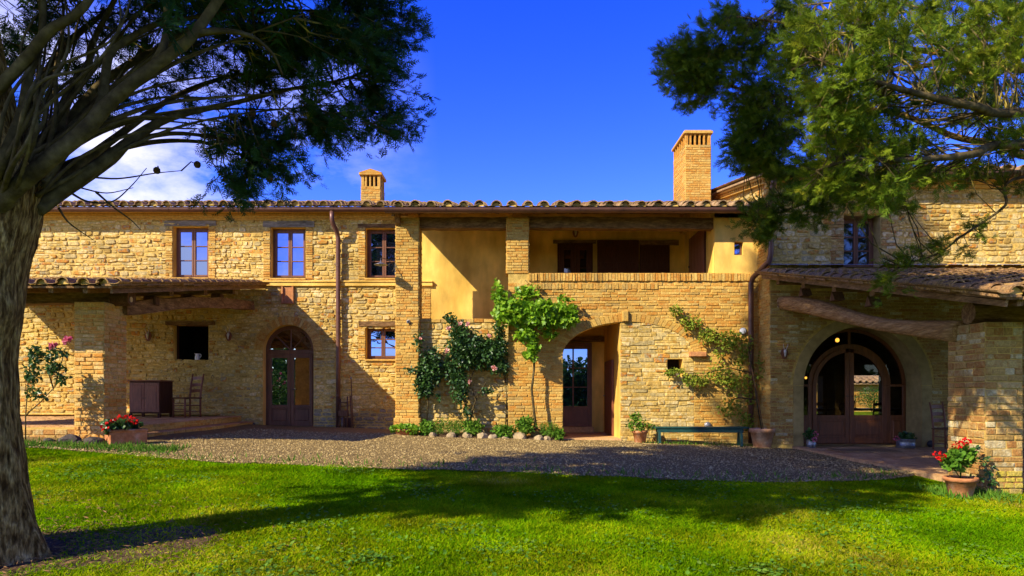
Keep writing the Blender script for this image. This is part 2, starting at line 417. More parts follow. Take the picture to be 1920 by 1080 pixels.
M_rockd = mat('dark_rock', [(0, (.05, .04, .03)), (1, (.12, .10, .08))], rnd=.4, scale=8, nmix=.4, bump=.7, bscale=16)
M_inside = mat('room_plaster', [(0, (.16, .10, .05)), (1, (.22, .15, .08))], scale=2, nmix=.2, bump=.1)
M_black = mat('unlit_interior', [(0, (.012, .008, .006)), (1, (.02, .014, .010))], scale=2, nmix=.2, bump=0)  # near-black colour stands in for the shade inside openings
M_mat = mat('coir_mat', [(0, (.26, .16, .07)), (1, (.34, .22, .10))], scale=40, nmix=.4, bump=.6, bscale=120)
M_flash = mat('lead_flashing', [(0, (.34, .36, .40)), (1, (.44, .46, .50))], scale=5, nmix=.2, bump=.1, rough=.5)
M_lichenb = mat('lichen_brick', [(0, (0.357, 0.255, 0.09)), (.4, (0.442, 0.34, 0.072)), (.7, (0.476, 0.374, 0.045)), (1, (0.34, 0.204, 0.09))], rnd=.5, scale=9, nmix=.35, bump=.5, bscale=40)
M_needle = mat('fallen_needles', [(0, (.16, .08, .03)), (1, (.34, .20, .08))], rnd=.7, scale=9, nmix=.3, bump=0)
G_win = glass('window_glass', .50, (.008, .010, .02, 1), wavy=.06, tintg=(.34, .48, 1.0, 1))  # blue gloss tint paints a deeper sky reflection on the panes
G_door = glass('door_glass', .42, (.012, .010, .008, 1), wavy=.02)
G_see = glass('clear_glass', .018, (.80, .80, .78, 1), see=True)
def emit(name, c, s):
    m = bpy.data.materials.new(name); m.use_nodes = True
    b = m.node_tree.nodes['Principled BSDF']
    b.inputs['Base Color'].default_value = (*c, 1); b.inputs['Emission Color'].default_value = (*c, 1); b.inputs['Emission Strength'].default_value = s
    return m
M_bulb = emit('warm_bulb', (1.0, .42, .05), 1.4)

# ------------------------------------------------------------------ masonry
# a face is a mapping (u, v, d) -> point: u along the wall, v up, d out of the wall towards the viewer
def face_front(Y): return lambda u, v, d: Vector((u, Y - d, v))
def face_right(X): return lambda u, v, d: Vector((X + d, u, v))       # faces +X, u = y
def face_left(X): return lambda u, v, d: Vector((X - d, -u, v))       # faces -X, u = -y
def face_mat(fn):
    o = fn(0, 0, 0)
    m = Matrix.Identity(4)
    cu, cv, cd = fn(1, 0, 0) - o, fn(0, 1, 0) - o, fn(0, 0, 1) - o
    for i in range(3):
        m[i][0], m[i][1], m[i][2] = cu[i], -cd[i], cv[i]
    return m

def piece_unit(n, jit, rnd_):
    """unit stone: outline in [-.5,.5], front at y=-1 (scaled by depth), back at y=0.35"""
    if n == 4:
        out = [(-.5, -.5), (.5, -.5), (.5, .5), (-.5, .5)]
    elif n == 6:
        out = [(-.5, -.42), (-.40, -.5), (.5, -.5), (.5, .42), (.42, .5), (-.5, .5)]
    else:
        out = [(-.5, -.30), (-.34, -.5), (.30, -.5), (.5, -.34), (.5, .28), (.36, .5), (-.30, .5), (-.5, .34)]
    out = [(a + rnd_.uniform(-jit, jit), b + rnd_.uniform(-jit, jit)) for a, b in out]
    k = len(out)
    v = [(a, .35, b) for a, b in out] + [(a, -.55, b) for a, b in out]
    tilt = [rnd_.uniform(-.25, .25) for _ in range(2)]
    ins = .88 if n == 4 else .80
    v += [(a * (ins + .04), -1 - tilt[0] * a - tilt[1] * b, b * ins) for a, b in out]
    f = []
    for i in range(k):
        j = (i + 1) % k
        f.append([i, j, k + j, k + i]); f.append([k + i, k + j, 2 * k + j, 2 * k + i])
    f.append([2 * k + i for i in range(k)])
    return np.array(v, dtype=np.float32), f
rv = random.Random(5)
UNITS = {'stone': [piece_unit(8, .085, rv) for _ in range(16)], 'brick': [piece_unit(4, .035, rv) for _ in range(8)], 'block': [piece_unit(6, .06, rv) for _ in range(8)]}
UMESH = {}
def unit_mesh(kind, i, m):
    key = (kind, i, m.name)
    if key not in UMESH:
        v, f = UNITS[kind][i]
        loops, starts, c = [], [], 0
        for q in f:
            starts.append(c); loops.extend(q); c += len(q)
        me = np_mesh(kind, v, loops, starts, [0.0] * len(f))
        me.materials.append(m)
        UMESH[key] = me
    return UMESH[key]

def lay(parent, name, fn, pieces, m, kind='stone', gap=.014, depth=(.02, .05), keep=300):
    """pieces: list of (u0,u1,v0,v1[,rot]); the largest become objects of their own, the rest one joined mesh"""
    pieces = [p for p in pieces if p[1] - p[0] > .025 and p[3] - p[2] > .02]
    order = sorted(range(len(pieces)), key=lambda i: -(pieces[i][1] - pieces[i][0]) * (pieces[i][3] - pieces[i][2]))
    single = set(order[:keep])
    fm = face_mat(fn)
    fr = fm.to_3x3()
    q = fr.to_quaternion() if fr.determinant() > 0 else None
    org = ORG.get(parent.name, Vector((0, 0, 0)))
    JV, JL, JS, JR, base, c = [], [], [], [], 0, 0
    frn = np.array(fr, dtype=np.float32)
    for i, p in enumerate(pieces):
        w, h = p[1] - p[0] - gap, p[3] - p[2] - gap
        if w < .012 or h < .012: continue
        d = rng.uniform(*depth)
        rot = 0.0
        if kind == 'stone':
            w *= rng.uniform(.84, 1.0); h *= rng.uniform(.78, 1.0); rot = rng.uniform(-.06, .06) * min(1.0, .25 / w)
        k = rng.randrange(len(UNITS[kind]))
        pos = fn((p[0] + p[1]) / 2, (p[2] + p[3]) / 2, 0)
        sx = -1 if rng.random() < .5 else 1
        if i in single:
            o = bpy.data.objects.new(name, unit_mesh(kind, k, m))
            col.objects.link(o)
            o.parent = parent
            mm = Matrix.Translation(pos - org) @ fm @ Matrix.Rotation(rot, 4, 'Y') @ Matrix.Diagonal((w, d, h, 1))
            o.matrix_local = mm
        else:
            v, f = UNITS[kind][k]
            vv = v * np.array([w * sx, d, h], dtype=np.float32)
            if rot:
                cr_, sr_ = math.cos(rot), math.sin(rot)
                vv = np.stack([vv[:, 0] * cr_ + vv[:, 2] * sr_, vv[:, 1], -vv[:, 0] * sr_ + vv[:, 2] * cr_], 1)
            vv = vv @ frn.T + np.array(pos - org, dtype=np.float32)
            JV.append(vv)
            r = rng.random()
            for g in f:
                JS.append(c); JL.extend([a + base for a in g]); c += len(g); JR.append(r)
            base += len(v)
    if JV:
        me = np_mesh('small_' + name + 's', np.concatenate(JV), JL, JS, JR)
        me.materials.append(m)
        o = bpy.data.objects.new('small_' + name + 's', me)
        link(o, parent)
        o['kind'] = 'stuff'

def make_free(ua, ub, rects=(), arches=(), extra=None):
    def f(v0, v1):
        vm = (v0 + v1) / 2
        a, b = (ua, ub) if not callable(ua) else ua(vm)
        bl = []
        for (u0, u1, w0, w1) in rects:
            if w0 < vm < w1: bl.append((u0, u1))
        for (uc, r, vspr, vb, ring) in arches:
            if vb < vm <= vspr: bl.append((uc - r, uc + r))
            elif vspr < vm < vspr + r + ring:
                hh = math.sqrt(max(0, (r + ring) ** 2 - (vm - vspr) ** 2))
                bl.append((uc - hh, uc + hh))
        if extra: bl += extra(vm)
        bl.sort()
        res, cur = [], a
        for (x, y) in bl:
            if x > cur: res.append((cur, min(x, b)))
            cur = max(cur, y)
        if cur < b: res.append((cur, b))
        return [(x, y) for x, y in res if y - x > .03]
    return f
def rows(v0, v1, free, hr, wr, rubble=True, warp=0.0):
    P = []
    v = v0
    ph = rng.uniform(0, 9)
    ri = 0
    while v < v1 - .02:
        h = rng.uniform(*hr)
        if v1 - (v + h) < hr[0] * .7: h = v1 - v
        for (a, b) in free(v, v + h):
            u = a
            first = True
            while u < b - .005:
                w = rng.uniform(*wr)
                if rubble: w = wr[0] + (wr[1] - wr[0]) * rng.random() ** 1.6
                elif first and ri % 2: w *= .55
                first = False
                if b - (u + w) < wr[0] * .6: w = b - u
                dv = warp * math.sin(u * 1.1 + ph + v * 2.3)
                if rubble and rng.random() < .24 and h > .10:
                    s = rng.uniform(.35, .65) * h
                    P.append((u, u + w, v + dv, v + s + dv)); P.append((u, u + w, v + s + dv, v + h + dv))
                elif rubble and rng.random() < .2:
                    s = rng.uniform(-.028, .028)
                    P.append((u, u + w, v + dv + s, v + h + dv + s))
                else:
                    P.append((u, u + w, v + dv, v + h + dv))
                u += w
        v += h
        ri += 1
    return P

def inside(p, poly):
    x, y = p
    c = False
    n = len(poly)
    for i in range(n):
        x1, y1 = poly[i]; x2, y2 = poly[(i + 1) % n]
        if (y1 > y) != (y2 > y) and x < (x2 - x1) * (y - y1) / (y2 - y1) + x1: c = not c
    return c
def rect(u0, u1, v0, v1): return [(u0, v0), (u1, v0), (u1, v1), (u0, v1)]
def archpoly(uc, r, vspr, vb, n=20):
    return [(uc - r, vb), (uc + r, vb)] + [(uc + r * math.cos(math.pi * k / n), vspr + r * math.sin(math.pi * k / n)) for k in range(n + 1)]
def wall_sheet(name, parent, fn, outline, holes, m, reveal=.25, rm=None, thick=0.0):
    vs_, es = [], []
    for poly in [outline] + list(holes):
        b = len(vs_)
        vs_ += [Vector(p) for p in poly]
        es += [(b + i, b + (i + 1) % len(poly)) for i in range(len(poly))]
    ov, oe, of, *_ = geometry.delaunay_2d_cdt(vs_, es, [], 0, 1e-5)
    mb = MB()
    F = []
    for f in of:
        cx = sum(ov[i].x for i in f) / len(f); cy = sum(ov[i].y for i in f) / len(f)
        if inside((cx, cy), outline) and not any(inside((cx, cy), h) for h in holes): F.append(list(f))
    mb.add([fn(p.x, p.y, 0) for p in ov], F)
    o = mb.build(name, m, parent)
    if holes and reveal:
        for h in holes:
            rb = MB()
            n = len(h)
            P = [fn(u, v, -.001) for u, v in h] + [fn(u, v, -reveal) for u, v in h]
            rb.add(P, [[k, (k + 1) % n, n + (k + 1) % n, n + k] for k in range(n)])
            rb.build('reveal', rm or m, o)
    return o
def arch_ring(parent, name, fn, uc, vspr, r, w, n, m, a0=0.0, a1=math.pi, ry=None, d=.03):
    ry = ry or r
    for k in range(n):
        t0 = a0 + (a1 - a0) * (k + .05) / n; t1 = a0 + (a1 - a0) * (k + .95) / n
        ww = w * rng.uniform(.93, 1.04)
        poly = [(uc + r * math.cos(t0), vspr + ry * math.sin(t0)), (uc + (r + ww) * math.cos(t0), vspr + (ry + ww) * math.sin(t0)),
                (uc + (r + ww) * math.cos(t1), vspr + (ry + ww) * math.sin(t1)), (uc + r * math.cos(t1), vspr + ry * math.sin(t1))]
        mb = MB(); mb.cur = rng.random()
        mb.prism(poly, fn, -.03, d * rng.uniform(.7, 1.1))
        mb.build(name, m, parent)

# ------------------------------------------------------------------ joinery
def window(parent, x0, x1, z0, z1, y, pane_mat, rows_=3, leaves=2, fm=None, name='window', fw=.055, sw=.05):
    fm = fm or M_frame
    f = MB()
    f.bbox(x0, x0 + fw, y, y + .07, z0, z1, .006).bbox(x1 - fw, x1, y, y + .07, z0, z1, .006)
    f.bbox(x0 + fw, x1 - fw, y, y + .07, z1 - fw, z1, .006).bbox(x0 + fw, x1 - fw, y, y + .07, z0, z0 + fw, .006)
    w = f.build(name, fm, parent)
    ia, ib, ja, jb = x0 + fw, x1 - fw, z0 + fw, z1 - fw
    lw = (ib - ia) / leaves
    for l in range(leaves):
        a, b = ia + l * lw + .003, ia + (l + 1) * lw - .003
        s = MB()
        s.bbox(a, a + sw, y - .018, y + .03, ja, jb, .006).bbox(b - sw, b, y - .018, y + .03, ja, jb, .006)
        s.bbox(a + sw, b - sw, y - .018, y + .03, ja, ja + sw, .006).bbox(a + sw, b - sw, y - .018, y + .03, jb - sw, jb, .006)
        ph = (jb - ja - 2 * sw) / rows_
        for k in range(1, rows_):
            zz = ja + sw + k * ph
            s.bbox(a + sw, b - sw, y - .012, y + .028, zz - .014, zz + .014, .004)
        s.build('sash', fm, w)
        for k in range(rows_):
            p = MB()
            p.box(a + sw - .004, b - sw + .004, y + .012, y + .017, ja + sw + k * ph + .006, ja + sw + (k + 1) * ph - .006,
                  Matrix.Translation(((a + b) / 2, y + .015, ja)) @ Matrix.Rotation(rng.uniform(-.014, .014), 4, 'Z') @ Matrix.Rotation(rng.uniform(-.008, .008), 4, 'X') @ Matrix.Translation((-(a + b) / 2, -y - .015, -ja)))
            p.build('pane', pane_mat, w)
    return w
def lintel(parent, x0, x1, z0, z1, Y, out=.03, back=.2, m=None):
    mb = MB()
    n = 6
    for k in range(n):
        pass
    P = []
    for k in range(n + 1):
        x = x0 + (x1 - x0) * k / n
        j = lambda: rng.uniform(-.008, .008)
        P += [(x, Y - out + j(), z0 + j()), (x, Y - out + j(), z1 + j()), (x, Y + back, z1), (x, Y + back, z0)]
    F = []
    for k in range(n):
        for q in range(4):
            F.append([4 * k + q, 4 * k + (q + 1) % 4, 4 * k + 4 + (q + 1) % 4, 4 * k + 4 + q])
    F += [[0, 1, 2, 3], [4 * n + 3, 4 * n + 2, 4 * n + 1, 4 * n]]
    mb.add(P, F)
    return mb.build('lintel', m or M_beamx, parent)
def beam(parent, name, a, b, w, h, m, n=10, jit=.01, bow=0.0):
    """squared timber from a to b (centres), rough-hewn"""
    a, b = Vector(a), Vector(b)
    t = (b - a).normalized()
    s = t.cross(Vector((0, 0, 1))).normalized(); u = s.cross(t)
    P, F = [], []
    for k in range(n + 1):
        c = a.lerp(b, k / n) + u * (bow * math.sin(math.pi * k / n))
        for (i, j) in ((-1, -1), (1, -1), (1, 1), (-1, 1)):
            P.append(c + s * (i * w / 2 + rng.uniform(-jit, jit)) + u * (j * h / 2 + rng.uniform(-jit, jit)))
    for k in range(n):
        for q in range(4):
            F.append([4 * k + q, 4 * k + (q + 1) % 4, 4 * k + 4 + (q + 1) % 4, 4 * k + 4 + q])
    F += [[3, 2, 1, 0], [4 * n, 4 * n + 1, 4 * n + 2, 4 * n + 3]]
    return MB().add(P, F).build(name, m, parent)

# ------------------------------------------------------------------ roofs
def tile_unit(seed, flip=False):
    r_ = random.Random(seed)
    n = 7
    V_, F_ = [], []
    Ln = 1.0
    for (y, ro, dz) in ((0, .5, 0.05), (.5, .46, .02), (1.0, .42, 0)):
        for k in range(n + 1):
            a = math.pi * k / n
            w = r_.uniform(-.012, .012)
            V_.append(((ro + w) * math.cos(a), y, (ro + w) * math.sin(a) * .85 + dz))
    for (y, ro, dz) in ((0, .40, 0.05), (1.0, .33, 0)):
        for k in range(n + 1):
            a = math.pi * k / n
            V_.append((ro * math.cos(a), y, ro * math.sin(a) * .85 + dz))
    m = n + 1
    for i in range(2):
        for k in range(n): F_.append([i * m + k, i * m + k + 1, (i + 1) * m + k + 1, (i + 1) * m + k])
    for k in range(n):
        F_.append([3 * m + k, 3 * m + k + 1, 4 * m + k + 1, 4 * m + k])
        F_.append([k, k + 1, 3 * m + k + 1, 3 * m + k])
        F_.append([2 * m + k, 2 * m + k + 1, 4 * m + k + 1, 4 * m + k])
    return np.array(V_, dtype=np.float32), F_
TUNITS = [tile_unit(i) for i in range(6)]
TMESH = {}
def tiles(roof, x0, x1, ye, ze, pitch, length, sp, m, width=.2, tl=.46, expo=.34, keep=300, plug=None, skip=None):
    """cover tiles in columns up the slope from the eave (ye, ze); pans between them"""
    n = max(1, int(round((x1 - x0) / sp)))
    sp = (x1 - x0) / n
    ang = math.atan(pitch)
    nrow = int(length / expo) + 1
    org = ORG.get(roof.name, Vector((0, 0, 0)))
    cells = [(r, c) for r in range(nrow) for c in range(n)]
    JV, JL, JS, JR, base, cc = [], [], [], [], 0, 0
    cnt = 0
    for (r, c) in cells:
        s = r * expo * math.cos(ang) + (rng.uniform(-.025, .025) if r else rng.uniform(-.03, .015))
        p = Vector((x0 + (c + .5) * sp + rng.uniform(-.014, .014), ye + s, ze + s * pitch + .03 + rng.uniform(-.006, .006)))
        if skip and skip(p): continue
        k = rng.randrange(6)
        w = width * rng.uniform(.93, 1.07)
        mm = Matrix.Translation(p - org) @ Matrix.Rotation(ang - .035, 4, 'X') @ Matrix.Rotation(rng.uniform(-.05, .05), 4, 'Z') @ Matrix.Rotation(rng.uniform(-.06, .06), 4, 'Y') @ Matrix.Diagonal((w, tl, w * 1.12, 1))
        if cnt < keep:
            key = (k, m.name)
            if key not in TMESH:
                v, f = TUNITS[k]
                loops, starts, q = [], [], 0
                for g in f:
                    starts.append(q); loops.extend(g); q += len(g)
                me = np_mesh('roof_tile', v, loops, starts, [0.0] * len(f)); me.materials.append(m)
                TMESH[key] = me
            o = bpy.data.objects.new('roof_tile', TMESH[key])
            col.objects.link(o); o.parent = roof; o.matrix_local = mm
            cnt += 1
        else:
            v, f = TUNITS[k]
            mn = np.array(mm, dtype=np.float32)
            JV.append(v @ mn[:3, :3].T + mn[:3, 3])
            rr = rng.random()
            for g in f:
                JS.append(cc); JL.extend([a + base for a in g]); cc += len(g); JR.append(rr)
            base += len(v)
    # pans (inverted tiles between the covers)
    for r in range(nrow):
        for c in range(n + 1):
            s = r * expo * math.cos(ang) - .02
            p = Vector((x0 + c * sp, ye + s, ze + s * pitch + .075))
            if skip and skip(p): continue
            v, f = TUNITS[rng.randrange(6)]
            mm = Matrix.Translation(p - org) @ Matrix.Rotation(ang - .03, 4, 'X') @ Matrix.Diagonal((max(.16, sp - width * .55), tl, -.10, 1))
            mn = np.array(mm, dtype=np.float32)
            JV.append(v @ mn[:3, :3].T + mn[:3, 3])
            rr = rng.random()
            for g in f:
                JS.append(cc); JL.extend([a + base for a in g]); cc += len(g); JR.append(rr)
            base += len(v)
    me = np_mesh('pan_tiles', np.concatenate(JV), JL, JS, JR); me.materials.append(m)
    o = bpy.data.objects.new('pan_tiles', me); link(o, roof); o['kind'] = 'stuff'
    if plug:
        mb = MB()
        for c in range(n):
            x = x0 + (c + .5) * sp
            pts = [(x + width * .40 * math.cos(math.pi * k / 6), ye + rng.uniform(.03, .06), ze + .03 + width * .38 * math.sin(math.pi * k / 6)) for k in range(7)]
            b = len(mb.v)
            mb.add(pts + [(q[0], q[1] + .1, q[2]) for q in pts], [list(range(7))])
        mb.build('tile_mortar', plug, roof)['kind'] = 'stuff'
def gutter(parent, x0, x1, y, z, r=.085, step=1.05):
    n = 10
    mb = MB()
    P = []
    prof = [(r * math.cos(math.pi + math.pi * k / n), r * math.sin(math.pi + math.pi * k / n) * 1.05) for k in range(n + 1)]
    prof = [(-r - .012, .012), (-r + .004, .016)] + prof[0:] + [(r, .03), (r - .012, .03)] + [(a * .9, b * .9) for a, b in prof[::-1]]
    k = len(prof)
    for x in (x0, x1): P += [(x, y + a, z + b) for a, b in prof]
    mb.add(P, [[i, (i + 1) % k, k + (i + 1) % k, k + i] for i in range(k)])
    for x in (x0, x1):     # end caps
        pts = [(x, y + r * math.cos(math.pi + math.pi * i / n), z + r * 1.05 * math.sin(math.pi + math.pi * i / n)) for i in range(n + 1)]
        mb.add(pts, [list(range(n + 1))])
    g = mb.build('gutter', M_gutter, parent)
    x = x0 + step * .4
    while x < x1:
        b = MB()
        rr = r + .006
        P = []
        for xx in (x - .016, x + .016):
            P += [(xx, y + rr * math.cos(math.pi + math.pi * i / n), z + rr * 1.05 * math.sin(math.pi + math.pi * i / n)) for i in range(n + 1)] + [(xx, y + rr, z + .05)]
        kk = n + 2
        b.add(P, [[i, i + 1, kk + i + 1, kk + i] for i in range(kk - 1)])
        b.build('gutter_strap', M_gutter, g)
        x += step * rng.uniform(.95, 1.05)
    return g
def brick_box(parent, x0, x1, y0, y1, z0, z1, m, faces='FRL', hr=(.06, .072), wr=(.20, .27), gap=.012, depth=(.008, .018), keep=150, core='masonry_core', cm=None, kind='brick', name='brick'):
    o = MB().box(x0, x1, y0, y1, z0, z1).build(core, cm or M_mortar, parent)
    if 'F' in faces: lay(o, name, face_front(y0), rows(z0, z1, make_free(x0, x1), hr, wr, False), m, kind, gap, depth, keep)
    if 'R' in faces: lay(o, name, face_right(x1), rows(z0, z1, make_free(y0, y1), hr, wr, False), m, kind, gap, depth, keep)
    if 'L' in faces: lay(o, name, face_left(x0), rows(z0, z1, make_free(-y1, -y0), hr, wr, False), m, kind, gap, depth, keep)
    return o

# ------------------------------------------------------------------ ground
YL, YP, YS, YR, YB = 18.1, 16.25, 16.50, 15.5, 19.1
def gz(x, y):
    a = .50 - .033 * max(-14, min(14, x))
    t = max(0.0, min(1.0, y / 11.0))
    s = t * (1.28 - .28 * t)
    if y > 22: a = .5 - .033 * max(-14, min(14, x)) * max(0, 1 - (y - 22) / 20)
    return a * s
def sheet(name, xs, ys, m, dz=0.0, keep=None):
    V_ = [(x, y, gz(x, y) + dz) for y in ys for x in xs]
    n = len(xs)
    F_ = []
    for j in range(len(ys) - 1):
        for i in range(n - 1):
            if keep and not keep((xs[i] + xs[i + 1]) / 2, (ys[j] + ys[j + 1]) / 2): continue
            F_.append([j * n + i, j * n + i + 1, (j + 1) * n + i + 1, (j + 1) * n + i])
    mb = MB(); mb.add(V_, F_)
    return mb.build(name, m, None, smooth=True)
def lin(a, b, n): return [a + (b - a) * k / n for k in range(n + 1)]
xs = [-900, -300, -100, -40] + lin(-20, 20, 80) + [40, 100, 300, 900]
ys = [-900, -300, -100, -40, -20] + lin(-10, 30, 80) + [40, 60, 100, 300, 900]
ground = sheet('ground', xs, ys, M_soil)
tag(ground, kind='structure')

BND = [(-30, 11.0), (-9, 10.9), (-7, 10.5), (-5.6, 10.2), (-4.2, 9.75), (-2.8, 9.75), (-1.4, 9.65), (0, 9.75), (.9, 9.6), (2.2, 9.45), (3.8, 9.5), (5.0, 9.85), (6.2, 10.6), (6.6, 10.9), (30, 11)]
def lawn_edge(x):
    for (a, b), (c, d) in zip(BND[:-1], BND[1:]):
        if a <= x <= c:
            return b + (d - b) * (x - a) / (c - a) + .05 * math.sin(x * 5.1) + .04 * math.sin(x * 11.7 + 1)
    return 10.9
gx = lin(-14.5, 6.5, 168)
V_, F_ = [], []
gt = lin(0, 1, 24)
for t in gt:
    for x in gx:
        y0 = lawn_edge(x)
        y = y0 + (18.1 - y0) * t
        V_.append((x, y, gz(x, y) + .006 + (.018 + .010 * math.sin(x * 2.3 + y * 1.7) if 0 < t < 1 else 0)))
n_ = len(gx)
for j in range(len(gt) - 1):
    for i in range(n_ - 1):
        F_.append([j * n_ + i, j * n_ + i + 1, (j + 1) * n_ + i + 1, (j + 1) * n_ + i])
gravel_path = MB().add(V_, F_).build('path', M_gravel, None, smooth=True)
tag(gravel_path, kind='structure')

# ------------------------------------------------------------------ left stone wing
wing = thing('house_wing', 'long two-storey rubble-stone wing with brown windows and small arched door', 'building', (-8, 18.1, .6))
F = face_front(YL)
k = YL / FPX
wins = [(325, 391, 425, 521), (508, 573, 427, 522), (686, 751, 428, 522)]
W = [(U(a, YL), U(b, YL), V(d, YL), V(c, YL)) for a, b, c, d in wins]
W4 = (U(686, YL), U(747, YL), V(674, YL), V(613, YL))
W5 = (U(326, YL), U(391, YL), V(675, YL), V(610, YL))
D1 = dict(uc=U(540.5, YL), r=.67, spr=V(609, YL) - .67, vb=.645)
TOPL = V(403, YL)
out = rect(-14.6, U(790, YL), .3, TOPL)
holes = [rect(*w) for w in W] + [rect(*W4), rect(*W5), archpoly(D1['uc'], D1['r'], D1['spr'], D1['vb'])]
wl = wall_sheet('wall', wing, F, out, holes, M_mortar, .26, M_plaster)
zc0, zc1 = V(538, YL), V(528, YL)
arch = (D1['uc'], D1['r'], D1['spr'], D1['vb'], .24)
fr_lo = make_free(-14.5, U(790, YL), [W4, W5, (U(526, YL), U(554, YL), V(572, YL), V(536, YL))], [arch])
fr_up = make_free(-14.5, U(790, YL), [(a - .0, b + .0, c, d) for a, b, c, d in W])
pcs = rows(.58, 1.3, fr_lo, (.07, .12), (.16, .42), True, .01) + rows(1.3, zc0, fr_lo, (.065, .15), (.11, .42), True, .034)
pcs_up = rows(zc1, V(412, YL), fr_up, (.065, .15), (.11, .42), True, .034)
lay(wl, 'stone', F, [p for p in pcs if p[2] > 1.05 or p[0] < -6.5] + pcs_up, M_stone, 'stone', .013, (.006, .034), 280)
lay(wl, 'plinth_stone', F, [p for p in pcs if p[2] <= 1.05 and p[0] >= -6.5], M_stoneg, 'stone', .013, (.006, .034), 60)
arch_ring(wl, 'arch_brick', F, D1['uc'], D1['spr'], D1['r'] + .005, .23, 30, M_brick)
# brick jambs each side of the upper windows
for (a, b, c, d) in W + [W4]:
    for s in ((a - .20, a - .005), (b + .005, b + .20)):
        if s[1] > U(785, YL): continue
        lay(wl, 'jamb_brick', face_front(YL - .012), rows(c - .02, d, make_free(*s), (.055, .075), (.16, .20), False), M_brick, 'brick', .012, (.010, .024), 40)
# string course and small framed panel
mb = MB(); mb.bbox(-14.5, U(812, YL), YL - .075, YL + .02, zc0 + .012, zc1 - .03, .01).bbox(-14.5, U(812, YL), YL - .10, YL + .02, zc1 - .028, zc1 + .014, .008)
mb.build('string_course', M_plaster, wing)
pu0, pu1, pv0, pv1 = U(529, YL), U(552, YL), V(570, YL), V(538, YL)
mb = MB()
mb.bbox(pu0, pu0 + .05, YL - .085, YL, pv0, pv1, .005).bbox(pu1 - .05, pu1, YL - .085, YL, pv0, pv1, .005).bbox(pu0 + .05, pu1 - .05, YL - .085, YL, pv0, pv0 + .05, .005)
mb.box(pu0 + .05, pu1 - .05, YL - .04, YL, pv0 + .05, pv1)
mb.build('framed_panel', M_soffit, wing)
# cornice under the eave
ZCO = V(413, YL)
mb = MB()
for i in range(4):
    mb.cur = i * .27
    mb.bbox(-14.6, U(785, YL), YL - .05 - .05 * i, YL + .05, ZCO + .05 * i, ZCO + .05 * i + .048, .008)
mb.build('cornice', M_cornice, wing)
gutter(wing, -14.6, U(740, 17.7), 17.72, V(391, 17.72), .085)
# downpipe
px = U(634, YL - .13)
py0 = YL - .13
mb = MB()
mb.tube([(px - .10, 17.72, 6.30), (px - .10, 17.73, 6.08), (px - .08, 17.76, 5.98), (px - .015, py0 - .04, 5.78), (px, py0, 5.64), (px, py0, 4), (px, py0, 2.4), (px, py0, .64)], .060, 12)
dp = mb.build('downpipe', M_gutter, wing, smooth=True)
for z in (1.5, 3.2, 4.9):
    MB().tube([(px, py0, z), (px, py0, z + .03)], .067, 12).build('pipe_clip', M_gutter, dp)
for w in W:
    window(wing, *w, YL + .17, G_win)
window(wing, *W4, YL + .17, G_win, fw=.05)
for (a, b, y0, y1) in ((309, 406, 414, 424), (494, 590, 415, 426), (671, 765, 420, 427)):
    lintel(wing, U(a, YL), U(b, YL), V(y1, YL), V(y0, YL), YL, .035, m=M_greylintel if a < 600 else M_beamx)
lintel(wing, U(673, YL), U(743, YL), V(612, YL), V(603, YL), YL, .055)
lintel(wing, U(312, YL), U(404, YL), V(610, YL), V(603, YL), YL, .06)
# sills
for (a, b, c, d) in W + [W4]:
    MB().bbox(a - .02, b + .02, YL - .055, YL + .17, c - .045, c + .004, .008).build('window_sill', M_cornice, wing)
# dark open pantry window
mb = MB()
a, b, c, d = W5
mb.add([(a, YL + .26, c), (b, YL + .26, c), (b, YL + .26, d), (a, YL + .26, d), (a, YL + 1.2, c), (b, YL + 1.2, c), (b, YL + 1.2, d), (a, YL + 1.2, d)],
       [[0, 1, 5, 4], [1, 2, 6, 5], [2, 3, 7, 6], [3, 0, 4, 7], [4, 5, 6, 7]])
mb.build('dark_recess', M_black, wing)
MB().bbox(a, a + .05, YL + .15, YL + .2, c, d, .004).bbox(b - .05, b, YL + .15, YL + .2, c, d, .004).build('window_frame', M_darkwood, wing)

